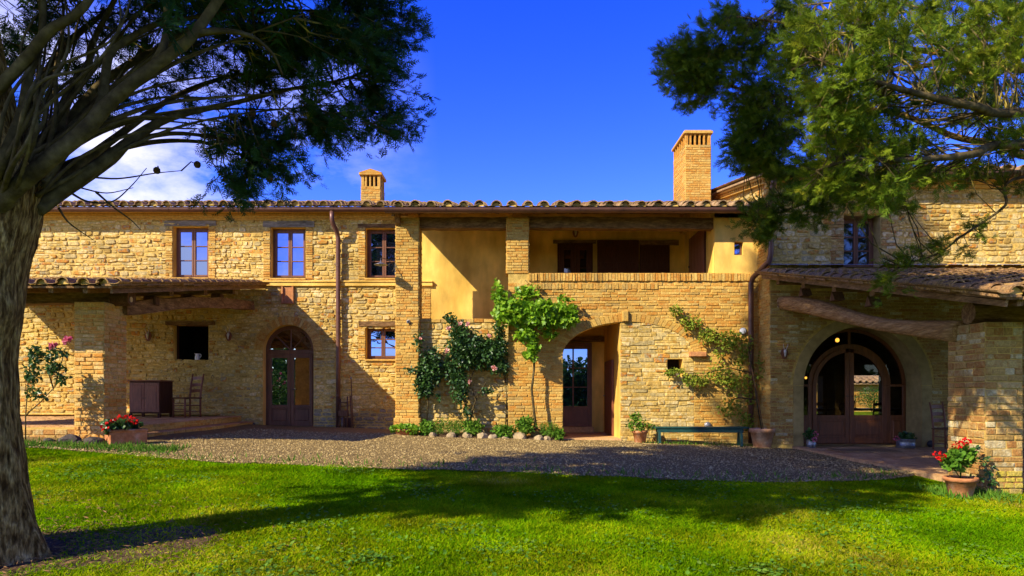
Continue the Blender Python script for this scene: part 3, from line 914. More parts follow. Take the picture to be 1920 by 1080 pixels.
# arched double door
def arched_door(parent, uc, r, spr, z0, y, pane_mat, name='door'):
    fw = .075
    mb = MB()
    n = 24
    def ring(r0, r1, a0=0, a1=math.pi, y0=y, y1=y + .07, m_=mb, nn=n):
        for q in range(nn):
            t0, t1 = a0 + (a1 - a0) * q / nn, a0 + (a1 - a0) * (q + 1) / nn
            poly = [(uc + r0 * math.cos(t0), spr + r0 * math.sin(t0)), (uc + r1 * math.cos(t0), spr + r1 * math.sin(t0)), (uc + r1 * math.cos(t1), spr + r1 * math.sin(t1)), (uc + r0 * math.cos(t1), spr + r0 * math.sin(t1))]
            m_.prism(poly, lambda u, v, d: Vector((u, d, v)), y0, y1)
    ring(r - .10, r)
    mb.bbox(uc - r, uc - r + fw, y, y + .07, z0, spr, .006).bbox(uc + r - fw, uc + r, y, y + .07, z0, spr, .006)
    mb.bbox(uc - r + .03, uc + r - .03, y - .015, y + .065, spr - .10, spr + .02, .008)
    for a in (45, 90, 135):
        t = R(a)
        p0 = Vector((uc, y + .03, spr)); p1 = Vector((uc + (r - .06) * math.cos(t), y + .03, spr + (r - .06) * math.sin(t)))
        mb.tube([p0, p1], .018, 6)
    d = mb.build(name, M_frame, parent)
    # fanlight panes
    for q in range(4):
        a0, a1 = math.pi * q / 4 + .03, math.pi * (q + 1) / 4 - .03
        pts = [(uc, spr + .02)] + [(uc + (r - .09) * math.cos(a0 + (a1 - a0) * j / 6), spr + .02 + (r - .10) * math.sin(a0 + (a1 - a0) * j / 6)) for j in range(7)]
        MB().prism(pts, lambda u, v, dd: Vector((u, dd, v)), y + .03, y + .036).build('pane', pane_mat, d)
    for s in (-1, 1):
        x0, x1 = (uc - r + fw, uc - .003) if s < 0 else (uc + .003, uc + r - fw)
        z1 = spr - .10
        l = MB()
        sw = .085
        l.bbox(x0, x0 + sw, y - .02, y + .03, z0, z1, .006).bbox(x1 - sw, x1, y - .02, y + .03, z0, z1, .006)
        l.bbox(x0 + sw, x1 - sw, y - .02, y + .03, z0, z0 + .13, .006).bbox(x0 + sw, x1 - sw, y - .02, y + .03, z1 - .10, z1, .006)
        l.bbox(x0 + sw, x1 - sw, y - .02, y + .03, z0 + .50, z0 + .58, .006)
        l.bbox(x0 + sw + .03, x1 - sw - .03, y - .008, y + .02, z0 + .16, z0 + .47, .012)
        l.box(x0 + sw, x1 - sw, y + .008, y + .02, z0 + .13, z0 + .50)
        l.build('door_leaf', M_frame, d)
        MB().box(x0 + sw - .003, x1 - sw + .003, y + .010, y + .015, z0 + .58, z1 - .10).build('pane', pane_mat, d)
    MB().tube([(uc + .05, y - .03, z0 + 1.0), (uc + .05, y - .07, z0 + 1.0), (uc + .14, y - .07, z0 + .99)], .011, 6).build('handle', M_iron, d)
    return d
arched_door(wing, D1['uc'], D1['r'] - .004, D1['spr'], D1['vb'] + .03, YL + .2, G_door)
MB().bbox(D1['uc'] - .66, D1['uc'] + .66, YL - .1, YL + .26, .55, .678, .01).build('doorstep', M_soffit, wing)
# body behind the front wall, roof
mb = MB()
mb.add([(-14.6, YL, .3), (-14.6, 27, .3), (-14.6, 27, 6.2), (-14.6, 22.5, 7.5), (-14.6, YL, 6.2)], [[0, 1, 2, 3, 4]])
mb.build('side_wall', M_mortar, wing)
MB().add([(-14.6, 27, .3), (-2.3, 27, .3), (-2.3, 27, 6.05), (-14.6, 27, 6.05)], [[0, 1, 2, 3]]).build('rear_wall', M_mortar, wing)
PIT = .255
mb = MB()
ye, ze = 17.66, V(389, 17.66) + .02
def deck(mb, x0, x1, ye, ze, yr, pit, th=.06):
    zr = ze + (yr - ye) * pit
    P = [(x0, ye, ze), (x1, ye, ze), (x1, yr, zr), (x0, yr, zr), (x0, ye, ze - th), (x1, ye, ze - th), (x1, yr, zr - th), (x0, yr, zr - th)]
    mb.add(P, [[0, 1, 2, 3], [7, 6, 5, 4], [0, 4, 5, 1], [3, 2, 6, 7], [0, 3, 7, 4], [1, 5, 6, 2]])
    return zr
zr = deck(mb, -14.7, -2.82, ye, ze, 22, PIT)
mb.add([(-14.7, 22, zr), (-2.8, 22, zr), (-2.8, 27.4, zr - 1.4), (-14.7, 27.4, zr - 1.4)], [[0, 1, 2, 3]])
roofL = mb.build('roof', M_tiled, wing)
tiles(roofL, -14.6, -2.85, ye - .04, ze + .0, PIT, 1.6, .365, M_tile, .25, keep=90, plug=M_mortar)

# chimney of the left wing
def chimney(parent, x0, x1, y0, y1, z0, z1, slots, cap_h, gable=False):
    c = brick_box(parent, x0, x1, y0, y1, z0, z1 - .30 - cap_h, M_brick, 'FRL', (.055, .07), (.18, .27), .010, (.006, .014), 120, 'chimney')
    zt = z1 - .30 - cap_h
    mb = MB()
    ns = slots
    for k_ in range(ns + 1):
        x = x0 + (x1 - x0 - .08) * k_ / ns
        for yy in (y0, y1 - .08): mb.bbox(x, x + .045 + (.035 if k_ in (0, ns) else 0), yy, yy + .08, zt, zt + .30, .004)
    nd = max(2, int((y1 - y0) / .22))
    for k_ in range(1, nd):
        y = y0 + (y1 - y0 - .06) * k_ / nd
        for xx in (x0, x1 - .08): mb.bbox(xx, xx + .08, y, y + .055, zt, zt + .30, .004)
    mb.build('chimney_vent_post', M_brick, c)
    MB().box(x0 + .13, x1 - .13, y0 + .13, y1 - .13, zt - .02, zt + .29).build('dark_core', M_black, c)  # black core box put in for the shade between the vent posts
    mb = MB()
    e = .05
    za = zt + .30
    mb.bbox(x0 - e, x1 + e, y0 - e, y1 + e, za, za + .07, .008)
    if gable:
        xm = (x0 + x1) / 2
        mb.add([(x0 - e, y0 - e, za + .07), (x1 + e, y0 - e, za + .07), (xm, y0 - e, za + cap_h), (x0 - e, y1 + e, za + .07), (x1 + e, y1 + e, za + .07), (xm, y1 + e, za + cap_h)],
               [[0, 1, 2], [5, 4, 3], [0, 2, 5, 3], [1, 4, 5, 2]])
    else:
        mb.bbox(x0 - .02, x1 + .02, y0 - .02, y1 + .02, za + .07, za + cap_h, .01)
    mb.build('chimney_cap', M_brick, c)
    return c
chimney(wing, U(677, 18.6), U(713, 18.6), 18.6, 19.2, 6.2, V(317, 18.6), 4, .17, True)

# ------------------------------------------------------------------ loggia wing
log = thing('house_wing', 'brick and plaster loggia wing with open upper gallery and arched entrance below', 'building', (1.5, 16.25, .5))
F2 = face_front(YP)
# pier and column
XP0, XP1 = U(742, YP), U(785, YP)
brick_box(log, XP0, XP1, YP, YP + .5, .98, V(408, YP), M_brick, 'FRL', (.058, .075), (.16, .28), .012, (.008, .022), 170, 'pier')
brick_box(log, XP0 - .04, XP1 + .05, YP - .05, YP + .55, .55, .98, M_brick, 'FR', (.06, .075), (.18, .28), .012, (.008, .02), 60, 'pier_plinth')
XC0, XC1 = U(950, YP), U(991, YP)
brick_box(log, XC0, XC1, YP - .012, YP + .5, V(513, YP), V(408, YP), M_brick, 'FRL', (.058, .072), (.16, .28), .012, (.008, .022), 120, 'column')
# parapet wall with entrance arch
ax0, ax1 = U(1055, YP), U(1163, YP)
ac, arx, ary, asp = U(1178, YP), U(1178, YP) - U(1055, YP), V(604, YP) - V(668, YP), V(668, YP)
def ell(u): return asp + ary * math.sqrt(max(0, 1 - ((u - ac) / arx) ** 2))
op = [(ax0, .40), (ax1, .40), (ax1, ell(ax1))] + [(ac - arx * math.cos(R(q)), asp + ary * math.sin(R(q))) for q in range(82, -1, -6) if ac - arx * math.cos(R(q)) < ax1 - .02]
hw = (U(1251, YP), U(1280, YP), V(706, YP), V(673, YP))
XW0, XW1, ZPT = U(953, YP), 5.86, V(513, YP)
wl2 = wall_sheet('wall', log, F2, rect(XW0, XW1, .2, ZPT - .005), [op, rect(*hw)], M_mortar, .35, M_plaster)
def ring_block(vm):
    b = []
    if vm < asp: b.append((ax0, ax1))
    else:
        t = (vm - asp) / (ary + .2)
        if t < 1:
            h = (arx + .2) * math.sqrt(1 - t * t)
            t2 = (vm - asp) / ary
            hi = arx * math.sqrt(1 - t2 * t2) if t2 < 1 else 0
            if hi > 0:
                b.append((ac - h, max(ac - hi, ax1))); b.append((ac + hi, ac + h))
            else: b.append((ac - h, ac + h))
    return b
infill = lambda vm: [(XW0 - 1, ax1)] + [x for x in ring_block(vm) if x[1] > ac] + [(ac + (arx * math.sqrt(max(0, 1 - ((vm - asp) / ary) ** 2)) if asp < vm < asp + ary else (arx if vm <= asp else 0)), XW1 + 1)]
zc2 = V(528, YP)
left_b = rows(.42, asp, make_free(XW0, ax0, []), (.058, .078), (.16, .30), False, .006)
up_b = rows(asp, zc2 - .02, make_free(XW0, XW1, [hw], [], lambda vm: ring_block(vm) + ([(ac - arx * .9, ac + arx * math.sqrt(max(0, 1 - ((vm - asp) / ary) ** 2)))] if vm < asp + ary else [])), (.055, .082), (.14, .34), False, .010)
right_b = rows(.42, asp, make_free(ac + arx, XW1, [hw]), (.055, .08), (.14, .32), False, .008)
fill_b = rows(.42, asp + ary - .02, make_free(ax1, XW1, [hw], [], infill), (.06, .125), (.16, .46), True, .012)
lay(wl2, 'brick', F2, left_b + up_b + right_b, M_brick, 'block', .010, (.004, .022), 300)
lay(wl2, 'stone', F2, fill_b, M_stone, 'block', .011, (.004, .024), 200)
arch_ring(wl2, 'arch_brick', F2, ac, asp, arx + .01, .19, 46, M_brick, R(4), R(178), ary + .01)
mb = MB(); mb.bbox(U(1166, YP), U(1178, YP), YP - .10, YP + .02, V(604, YP), V(583, YP), .02); mb.build('keystone', M_brick, wl2)
MB().bbox(U(1291, YP), U(1322, YP), YP - .14, YP + .02, V(669, YP), V(660, YP), .01).build('brick_ledge', M_soffit, wl2)
# coping: bricks on edge, and a second soldier row
def soldier(par, u0, u1, v0, v1, fn, w=.062, d=(.02, .05), dep=None):
    P, u = [], u0
    while u < u1:
        ww = w * rng.uniform(.85, 1.25); P.append((u, min(u + ww, u1), v0 + rng.uniform(-.008, .006), v1 + rng.uniform(-.006, .008))); u += ww
    lay(par, 'coping_brick', fn, P, M_brick, 'brick', .010, d, 150)
cp = MB().bbox(XC1 + .0, XW1 - .35, YP - .03, YP + .36, ZPT - .004, ZPT + .008, .003).build('coping', M_brick, log)
soldier(cp, XC1, XW1 - .02, zc2, ZPT + .006, face_front(YP - .012), .068, (.02, .045))
soldier(cp, XC1, U(1235, YP), V(543, YP), V(531, YP), face_front(YP), .075, (.018, .04))
# small hole window
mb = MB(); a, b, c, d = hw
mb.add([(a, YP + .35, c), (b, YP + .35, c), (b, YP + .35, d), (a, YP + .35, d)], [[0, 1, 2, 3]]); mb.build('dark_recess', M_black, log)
MB().bbox(a + .08, b - .02, YP + .2, YP + .23, c + .02, c + .12, .01).build('window_bar', M_zinc, log)
# entrance passage
mb = MB()
X0p, X1p, zf, zt = .95, ax1 - .0, .48, 3.35
mb.add([(X1p, YP + .34, zf), (X1p, YB, zf), (X1p, YB, zt), (X1p, YP + .34, zt)], [[0, 1, 2, 3]])
mb.add([(X0p, YP + .34, zf), (X0p, YB, zf), (X0p, YB, zt), (X0p, YP + .34, zt)], [[3, 2, 1, 0]])
mb.add([(X0p, YP + .34, zt), (X1p, YP + .34, zt), (X1p, YB, zt), (X0p, YB, zt)], [[0, 1, 2, 3]])
mb.add([(X0p, YB, zf), (X1p, YB, zf), (X1p, YB, zt), (X0p, YB, zt)], [[0, 1, 2, 3]])
mb.add([(X0p, YP + .35, zf), (ax0, YP + .35, zf), (ax0, YP + .35, zt), (X0p, YP + .35, zt)], [[0, 1, 2, 3]])
mb.build('passage_wall', M_plaster, log)
MB().bbox(ax0 - .05, ax1 + .02, YP - .12, YP + .5, .36, .492, .01).bbox(X0p, X1p, YP + .5, YB, .36, .486, .003).build('threshold', M_pave, log)
MB().bbox(1.1, 2.25, YB - .35, YB, .486, .64, .012).build('door_step', M_pave, log)
lintel(log, 1.25, U(1133, YB), V(641, YB), V(631, YB), YB, .05, .1)
# entrance glazed door
ex0, ex1, ez0, ez1 = 1.18, U(1109, YB), .64, V(643, YB)
mb = MB()
mb.bbox(ex0, ex0 + .07, YB - .1, YB - .03, ez0, ez1, .006).bbox(ex1 - .07, ex1, YB - .1, YB - .03, ez0, ez1, .006).bbox(ex0 + .07, ex1 - .07, YB - .1, YB - .03, ez1 - .09, ez1, .006)
ed = mb.build('entrance_door', M_frame, log)
l = MB(); a, b = ex0 + .07, ex1 - .07
l.bbox(a, a + .06, YB - .12, YB - .07, ez0, ez1 - .09, .005).bbox(b - .06, b, YB - .12, YB - .07, ez0, ez1 - .09, .005)
l.bbox(a + .06, b - .06, YB - .12, YB - .07, ez0, ez0 + .10, .005).bbox(a + .06, b - .06, YB - .12, YB - .07, ez1 - .17, ez1 - .09, .005).bbox(a + .06, b - .06, YB - .12, YB - .07, ez0 + .48, ez0 + .56, .005)
l.box(a + .06, b - .06, YB - .095, YB - .08, ez0 + .1, ez0 + .48)
mid = (a + b) / 2
l.bbox(mid - .02, mid + .02, YB - .115, YB - .075, ez0 + .1, ez1 - .17, .004)
zz = [ez0 + .56, ez0 + .56 + (ez1 - .17 - ez0 - .56) / 3, ez0 + .56 + 2 * (ez1 - .17 - ez0 - .56) / 3, ez1 - .17]
for q in (1, 2): l.bbox(a + .06, b - .06, YB - .115, YB - .075, zz[q] - .014, zz[q] + .014, .003)
l.build('door_leaf', M_frame, ed)
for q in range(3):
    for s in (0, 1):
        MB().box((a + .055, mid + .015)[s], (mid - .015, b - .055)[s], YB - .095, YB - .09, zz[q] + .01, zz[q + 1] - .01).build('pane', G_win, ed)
# open side door leaf on the passage's right wall
sd = MB().bbox(X1p - .05, X1p - .004, 17.25, 18.6, .49, 2.42, .006)
sdo = sd.build('side_door', M_redwood, log)
for q in range(5):
    MB().bbox(X1p - .062, X1p - .05, 17.27 + q * .266, 17.27 + q * .266 + .25, .52, 2.40, .005).build('plank', M_redwood, sdo)
MB().tube([(X1p - .06, 18.45, 1.5), (X1p - .11, 18.45, 1.5), (X1p - .11, 18.38, 1.5)], .012, 6).build('handle', M_zinc, sdo)
# stair bay: lower wall, upper plaster wall, back recess
XB1 = U(953, YS) + .02
F3 = face_front(YS)
zb = V(598, YS)
wl3 = wall_sheet('stair_bay_wall', log, F3, rect(XP1 - .1, XB1 + .1, .2, zb), [], M_mortar, 0)
lay(wl3, 'stone', F3, rows(.5, zb - .09, make_free(XP1 + .0, XB1), (.065, .15), (.12, .45), True, .02), M_stone, 'stone', .012, (.006, .032), 260)
soldier(wl3, XP1, XB1, zb - .09, zb + .004, face_front(YS - .005), .21, (.02, .035))
MB().box(XP1 - .05, XB1 + .05, YS + .3, YL + .02, zb - .48, zb - .40).build('stair_landing', M_pave, log)
brick_box(log, XP0 + .1, XP1 - .05, YP + .5, YL, .5, zb - .02, M_brick, 'L', (.06, .075), (.18, .28), .012, (.008, .02), 60, 'stair_side_wall')
MB().box(XP1 - .04, XB1, YS + .001, YS + .3, zb - .5, zb - .001).build('parapet_back', M_mortar, log)
XK = U(960, YL)
mb = MB()
mb.add([(U(788, YL), YL - .004, 2.3), (XK, YL - .004, 2.3), (XK, YL - .004, 6.4), (U(788, YL), YL - .004, 6.4)], [[0, 1, 2, 3]])
mb.add([(XK, YL, 2.3), (XK, YB, 2.3), (XK, YB, 6.6), (XK, YL, 6.4)], [[0, 1, 2, 3]])
mb.build('plaster_wall', M_plaster, log)
lay(wl3, 'quoin_brick', face_front(YL - .005), rows(zb - .5, V(541, YL), make_free(U(784, YL), U(808, YL)), (.058, .072), (.18, .27), False), M_brick, 'brick', .012, (.008, .02), 40)
# gallery: floor, back wall, right side wall, end box
XG1 = U(1340, YP)
mb = MB()
mb.add([(XK, YB, 3.37), (XW1, YB, 3.37), (XW1, YB, 6.75), (XK, YB, 6.75)], [[0, 1, 2, 3]])
mb.add([(XG1, YP + .02, 3.4), (XG1, YB, 3.4), (XG1, YB, 6.7), (XG1, YP + .02, 6.1)], [[0, 1, 2, 3]])
mb.build('gallery_wall', M_plaster, log)
MB().box(XC0, XG1, YP + .3, YB, 3.36, 3.5).box(XC1, XG1, YP + .28, YP + .30, 3.4, ZPT).build('gallery_floor', M_pave, log)
bw = (U(1377, YP), U(1394, YP), V(478, YP), V(453, YP))
ebox = wall_sheet('gallery_end_wall', log, face_front(YP + .01), rect(XG1, XW1 + .02, ZPT - .01, V(408, YP)), [rect(*bw)], M_plaster, .22)
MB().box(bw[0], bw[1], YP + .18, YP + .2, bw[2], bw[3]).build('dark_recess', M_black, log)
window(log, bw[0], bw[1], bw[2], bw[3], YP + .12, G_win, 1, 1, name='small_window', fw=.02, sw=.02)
# gallery doors and shutters
def plank_panel(parent, name, x0, x1, z0, z1, y, n, m, rail=True, th=.05):
    f = MB().bbox(x0, x1, y + .012, y + th, z0, z1, .004).build(name, m, parent)
    w = (x1 - x0) / n
    for q in range(n):
        MB().bbox(x0 + q * w + .003, x0 + (q + 1) * w - .003, y, y + .014, z0 + .004, z1 - .004, .004).build('plank', m, f)
    if rail:
        for zz_ in (z0 + .25 * (z1 - z0), z0 + .75 * (z1 - z0)):
            MB().bbox(x0 + .02, x1 - .02, y - .022, y + .002, zz_ - .045, zz_ + .045, .004).build('rail', m, f)
    return f
g1 = (U(1045, YB), U(1111, YB), 3.5, V(457, YB))
window(log, *g1, YB - .09, glass('dark_glass', .12, (.008, .006, .005, 1)), 2, 2, M_darkwood, 'gallery_door', .05, .13)
plank_panel(log, 'shutter', U(1120, YB - .1), U(1198, YB - .1), 3.5, V(450, YB - .1), YB - .12, 6, M_darkwood)
plank_panel(log, 'gallery_shutter', U(1199, YB), U(1255, YB), 3.5, V(460, YB), YB - .06, 5, M_darkwood, False)
lintel(log, U(1037, YB), U(1117, YB), V(457, YB), V(451, YB), YB, .05, .02)
lintel(log, U(1199, YB), U(1272, YB), V(460, YB), V(451, YB), YB, .05, .02)
sd2 = MB().bbox(XG1 - .055, XG1 - .003, 16.95, 18.4, 3.5, 5.72, .005).build('gallery_side_door', M_darkwood, log)
for q in range(5): MB().bbox(XG1 - .068, XG1 - .054, 16.97 + q * .284, 16.97 + q * .284 + .27, 3.52, 5.70, .005).build('plank', M_redwood, sd2)
MB().tube([(XG1 - .07, 18.3, 4.95), (XG1 - .10, 18.3, 4.95)], .025, 6).build('handle', M_iron, sd2)
# beams, rafters and soffit
beam(log, 'beam', (XP1 - .02, YP + .22, V(420, YP + .22)), (XC0 + .02, YP + .22, V(420, YP + .22)), .26, .26, M_beamx, 12, .012)
beam(log, 'beam', (XC1 - .02, YP + .22, V(419, YP + .22)), (U(1345, YP), YP + .22, V(421, YP + .22)), .26, .27, M_beamx, 16, .014)
LE = 15.78
LZ = V(393, LE) + .045
mb = MB()
zr2 = deck(mb, -2.80, 5.84, LE, LZ, 22, PIT, .03)
mb.add([(-2.8, 22, zr2), (5.84, 22, zr2), (5.84, 27.4, zr2 - 1.4), (-2.8, 27.4, zr2 - 1.4)], [[0, 1, 2, 3]])
roof2 = mb.build('roof', M_soffit, log)
x = -2.72
while x < 5.75:
    a = Vector((x, LE + .03, LZ - .075)); b = Vector((x, YB, LZ - .075 + (YB - LE - .03) * PIT))
    beam(log, 'rafter', a, b, .075, .09, M_beam, 2, .006)
    x += .335
def skip2(p): return False
beam(log, 'verge_board', (-2.77, LE + .05, LZ - .10), (-2.77, YL, LZ - .10 + (YL - LE) * PIT), .05, .16, M_beam, 4, .004)  # board added to lower the roof edge's shadow on the bay wall
tiles(roof2, -2.80, 5.80, LE - .04, LZ + .0, PIT, 2.2, .372, M_tile, .25, keep=100, plug=M_mortar)
gutter(log, U(722, LE), U(1402, LE), LE - .0, V(391, LE), .10, 1.03)
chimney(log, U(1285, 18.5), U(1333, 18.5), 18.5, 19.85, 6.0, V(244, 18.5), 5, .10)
# curved bracket under the eave on the pier
MB().prism([(16.25, 5.55), (16.25, 5.85), (15.85, 5.85), (15.9, 5.78), (16.05, 5.7), (16.15, 5.6)], lambda u, v, d: Vector((XP0 + d, u, v)), .0, .12).build('eave_bracket', M_beam, log)

# ------------------------------------------------------------------ right stone wing
wr = thing('house_wing', 'taller stone wing with wide arched glass doorway behind the big porch', 'building', (8, 15.5, .4))
FR = face_front(YR)
XR0 = 5.86
ZR = 6.42
A = dict(uc=U(1617, YR), r=1.335, spr=V(612, YR) - 1.335, vb=.35)
wu = (U(1582, YR), U(1651, YR), V(501, YR), V(404, YR))
wlR = wall_sheet('wall', wr, FR, rect(XR0, 15.0, .1, ZR), [rect(*wu), archpoly(A['uc'], A['r'], A['spr'], A['vb'], 30)], M_mortar, .60, M_archb)
frR = make_free(XR0, 14.9, [wu], [(A['uc'], A['r'] + .0, A['spr'], A['vb'], .28)])
frRl = make_free(XR0, 14.9, [], [(A['uc'], A['r'] + .24, A['spr'], A['vb'], .05)])
lay(wlR, 'stone', FR, rows(4.3, 6.28, frR, (.065, .155), (.12, .42), True, .02), M_stone, 'stone', .013, (.006, .034), 260)
lay(wlR, 'brick', FR, rows(.4, 3.9, frRl, (.058, .085), (.15, .34), False, .008), M_brickd, 'block', .011, (.004, .022), 300)
mb = MB()
for q in range(28):
    t0, t1 = math.pi * q / 28, math.pi * (q + 1) / 28
    mb.prism([(A['uc'] + a_ * math.cos(t), A['spr'] + a_ * math.sin(t)) for a_, t in ((A['r'] + .004, t0), (A['r'] + .236, t0), (A['r'] + .236, t1), (A['r'] + .004, t1))], FR, -.02, .02)
mb.build('arch_band', M_archb, wlR)
for s in (-1, 1):
    MB().bbox(A['uc'] + s * (A['r'] + .004), A['uc'] + s * (A['r'] + .234), YR - .02, YR + .02, .36, A['spr'] - .01, .006).build('arch_jamb', M_archb, wlR)
for s in ((wu[0] - .30, wu[0] - .005), (wu[1] + .005, wu[1] + .34)):
    lay(wlR, 'jamb_brick', face_front(YR - .012), rows(wu[2] - .05, wu[3] + .02, make_free(*s), (.055, .075), (.16, .24), False), M_brickd, 'brick', .012, (.012, .03), 60)
soldier(wlR, wu[0] - .1, wu[1] + .1, wu[3] + .02, wu[3] + .28, face_front(YR - .03), .07, (.015, .035))
window(wr, *wu, YR + .30, glass('upper_right_glass', .13, (.008, .008, .010, 1), wavy=.06))
FL = face_left(XR0)
sw_ = wall_sheet('side_wall', wr, FL, [(-27, .3), (-YR, .3), (-YR, ZR), (-22, ZR + 1.15), (-27, ZR)], [], M_mortar, 0)
lay(sw_, 'brick', FL, rows(.4, 6.4, make_free(-16.3, -YR), (.06, .08), (.18, .30), False), M_brick, 'brick', .012, (.008, .022), 120)
lay(sw_, 'stone', FL, rows(6.15, 7.5, make_free(lambda v: (-max(15.6, 22 - .001) if v < ZR else -22, -YR - max(0, (v - ZR) / .177 + .3)), None), (.09, .16), (.15, .4), True), M_stone, 'stone', .018, (.012, .03), 60)
# cornice: three brick courses, with a sawtooth row
for i in range(3):
    mb = MB(); mb.cur = i * .3
    mb.bbox(XR0 - .12, 15, YR - .08 - .06 * i, YR + .03, 6.22 + .075 * i, 6.22 + .075 * i + .07, .008)
    mb.build('cornice', M_cornice, wr)
# raking verge on the gable
PR = .177
def raked(y0, y1, x0, x1, zo, th, name, m):
    mb = MB()
    P = [(x, y, ZR + .06 + (y - YR) * PR + zo + t) for y in (y0, y1) for x in (x0, x1) for t in (0, th)]
    mb.add(P, [[0, 1, 3, 2], [4, 6, 7, 5], [0, 4, 5, 1], [2, 3, 7, 6], [1, 5, 7, 3], [0, 2, 6, 4]])
    return mb.build(name, m, wr)
raked(15.35, 22, XR0 - .12, XR0 + .1, -.14, .05, 'verge_course', M_cornice)
raked(15.25, 22, XR0 - .20, XR0 + .1, -.04, .05, 'verge_course', M_cornice)
y = 15.5
while y < 21.5:
    z = ZR + .06 + (y - YR) * PR - .088
    MB().bbox(XR0 - .16, XR0, y, y + .08, z, z + .05, .006).build('verge_brick', M_brick, sw_)
    y += .17
mb = MB()
zrr = deck(mb, XR0 - .26, 15, 15.14, ZR + .06, 22, PR, .05)
mb.add([(XR0 - .26, 22, zrr), (15, 22, zrr), (15, 29, zrr - 1.3), (XR0 - .26, 29, zrr - 1.3)], [[0, 1, 2, 3]])
roofR = mb.build('roof', M_tile, wr)
tiles(roofR, XR0 - .22, 14.8, 15.10, ZR + .06, PR, 6.6, .37, M_tile, .25, keep=60, plug=M_mortar)
gutter(wr, XR0 - .22, 15, 15.08, ZR + .03, .09, 1.1)
# body
mb = MB()
mb.add([(15, YR, .1), (15, 27, .1), (15, 27, ZR), (15, 22, ZR + 1.15), (15, YR, ZR)], [[0, 1, 2, 3, 4]])
mb.build('far_side_wall', M_mortar, wr)
# right downpipe
mb = MB()
xa, xb = U(1445, 15.38), U(1408, 16.08)
mb.tube([(xa, 15.15, 6.42), (xa, 15.2, 6.25), (xa, 15.38, 6.0), (xa, 15.38, 4.72), (xa - .02, 15.40, 4.56), (xa - .12, 15.7, 4.40), (xb + .04, 16.03, 4.30), (xb, 16.08, 4.16), (xb, 16.08, 2.5), (xb, 16.08, .40)], .062, 12)
dp2 = mb.build('downpipe', M_gutter, wr, smooth=True)
for z in (1.4, 3.0): MB().tube([(xb, 16.08, z), (xb, 16.08, z + .03)], .07, 12).build('pipe_clip', M_gutter, dp2)
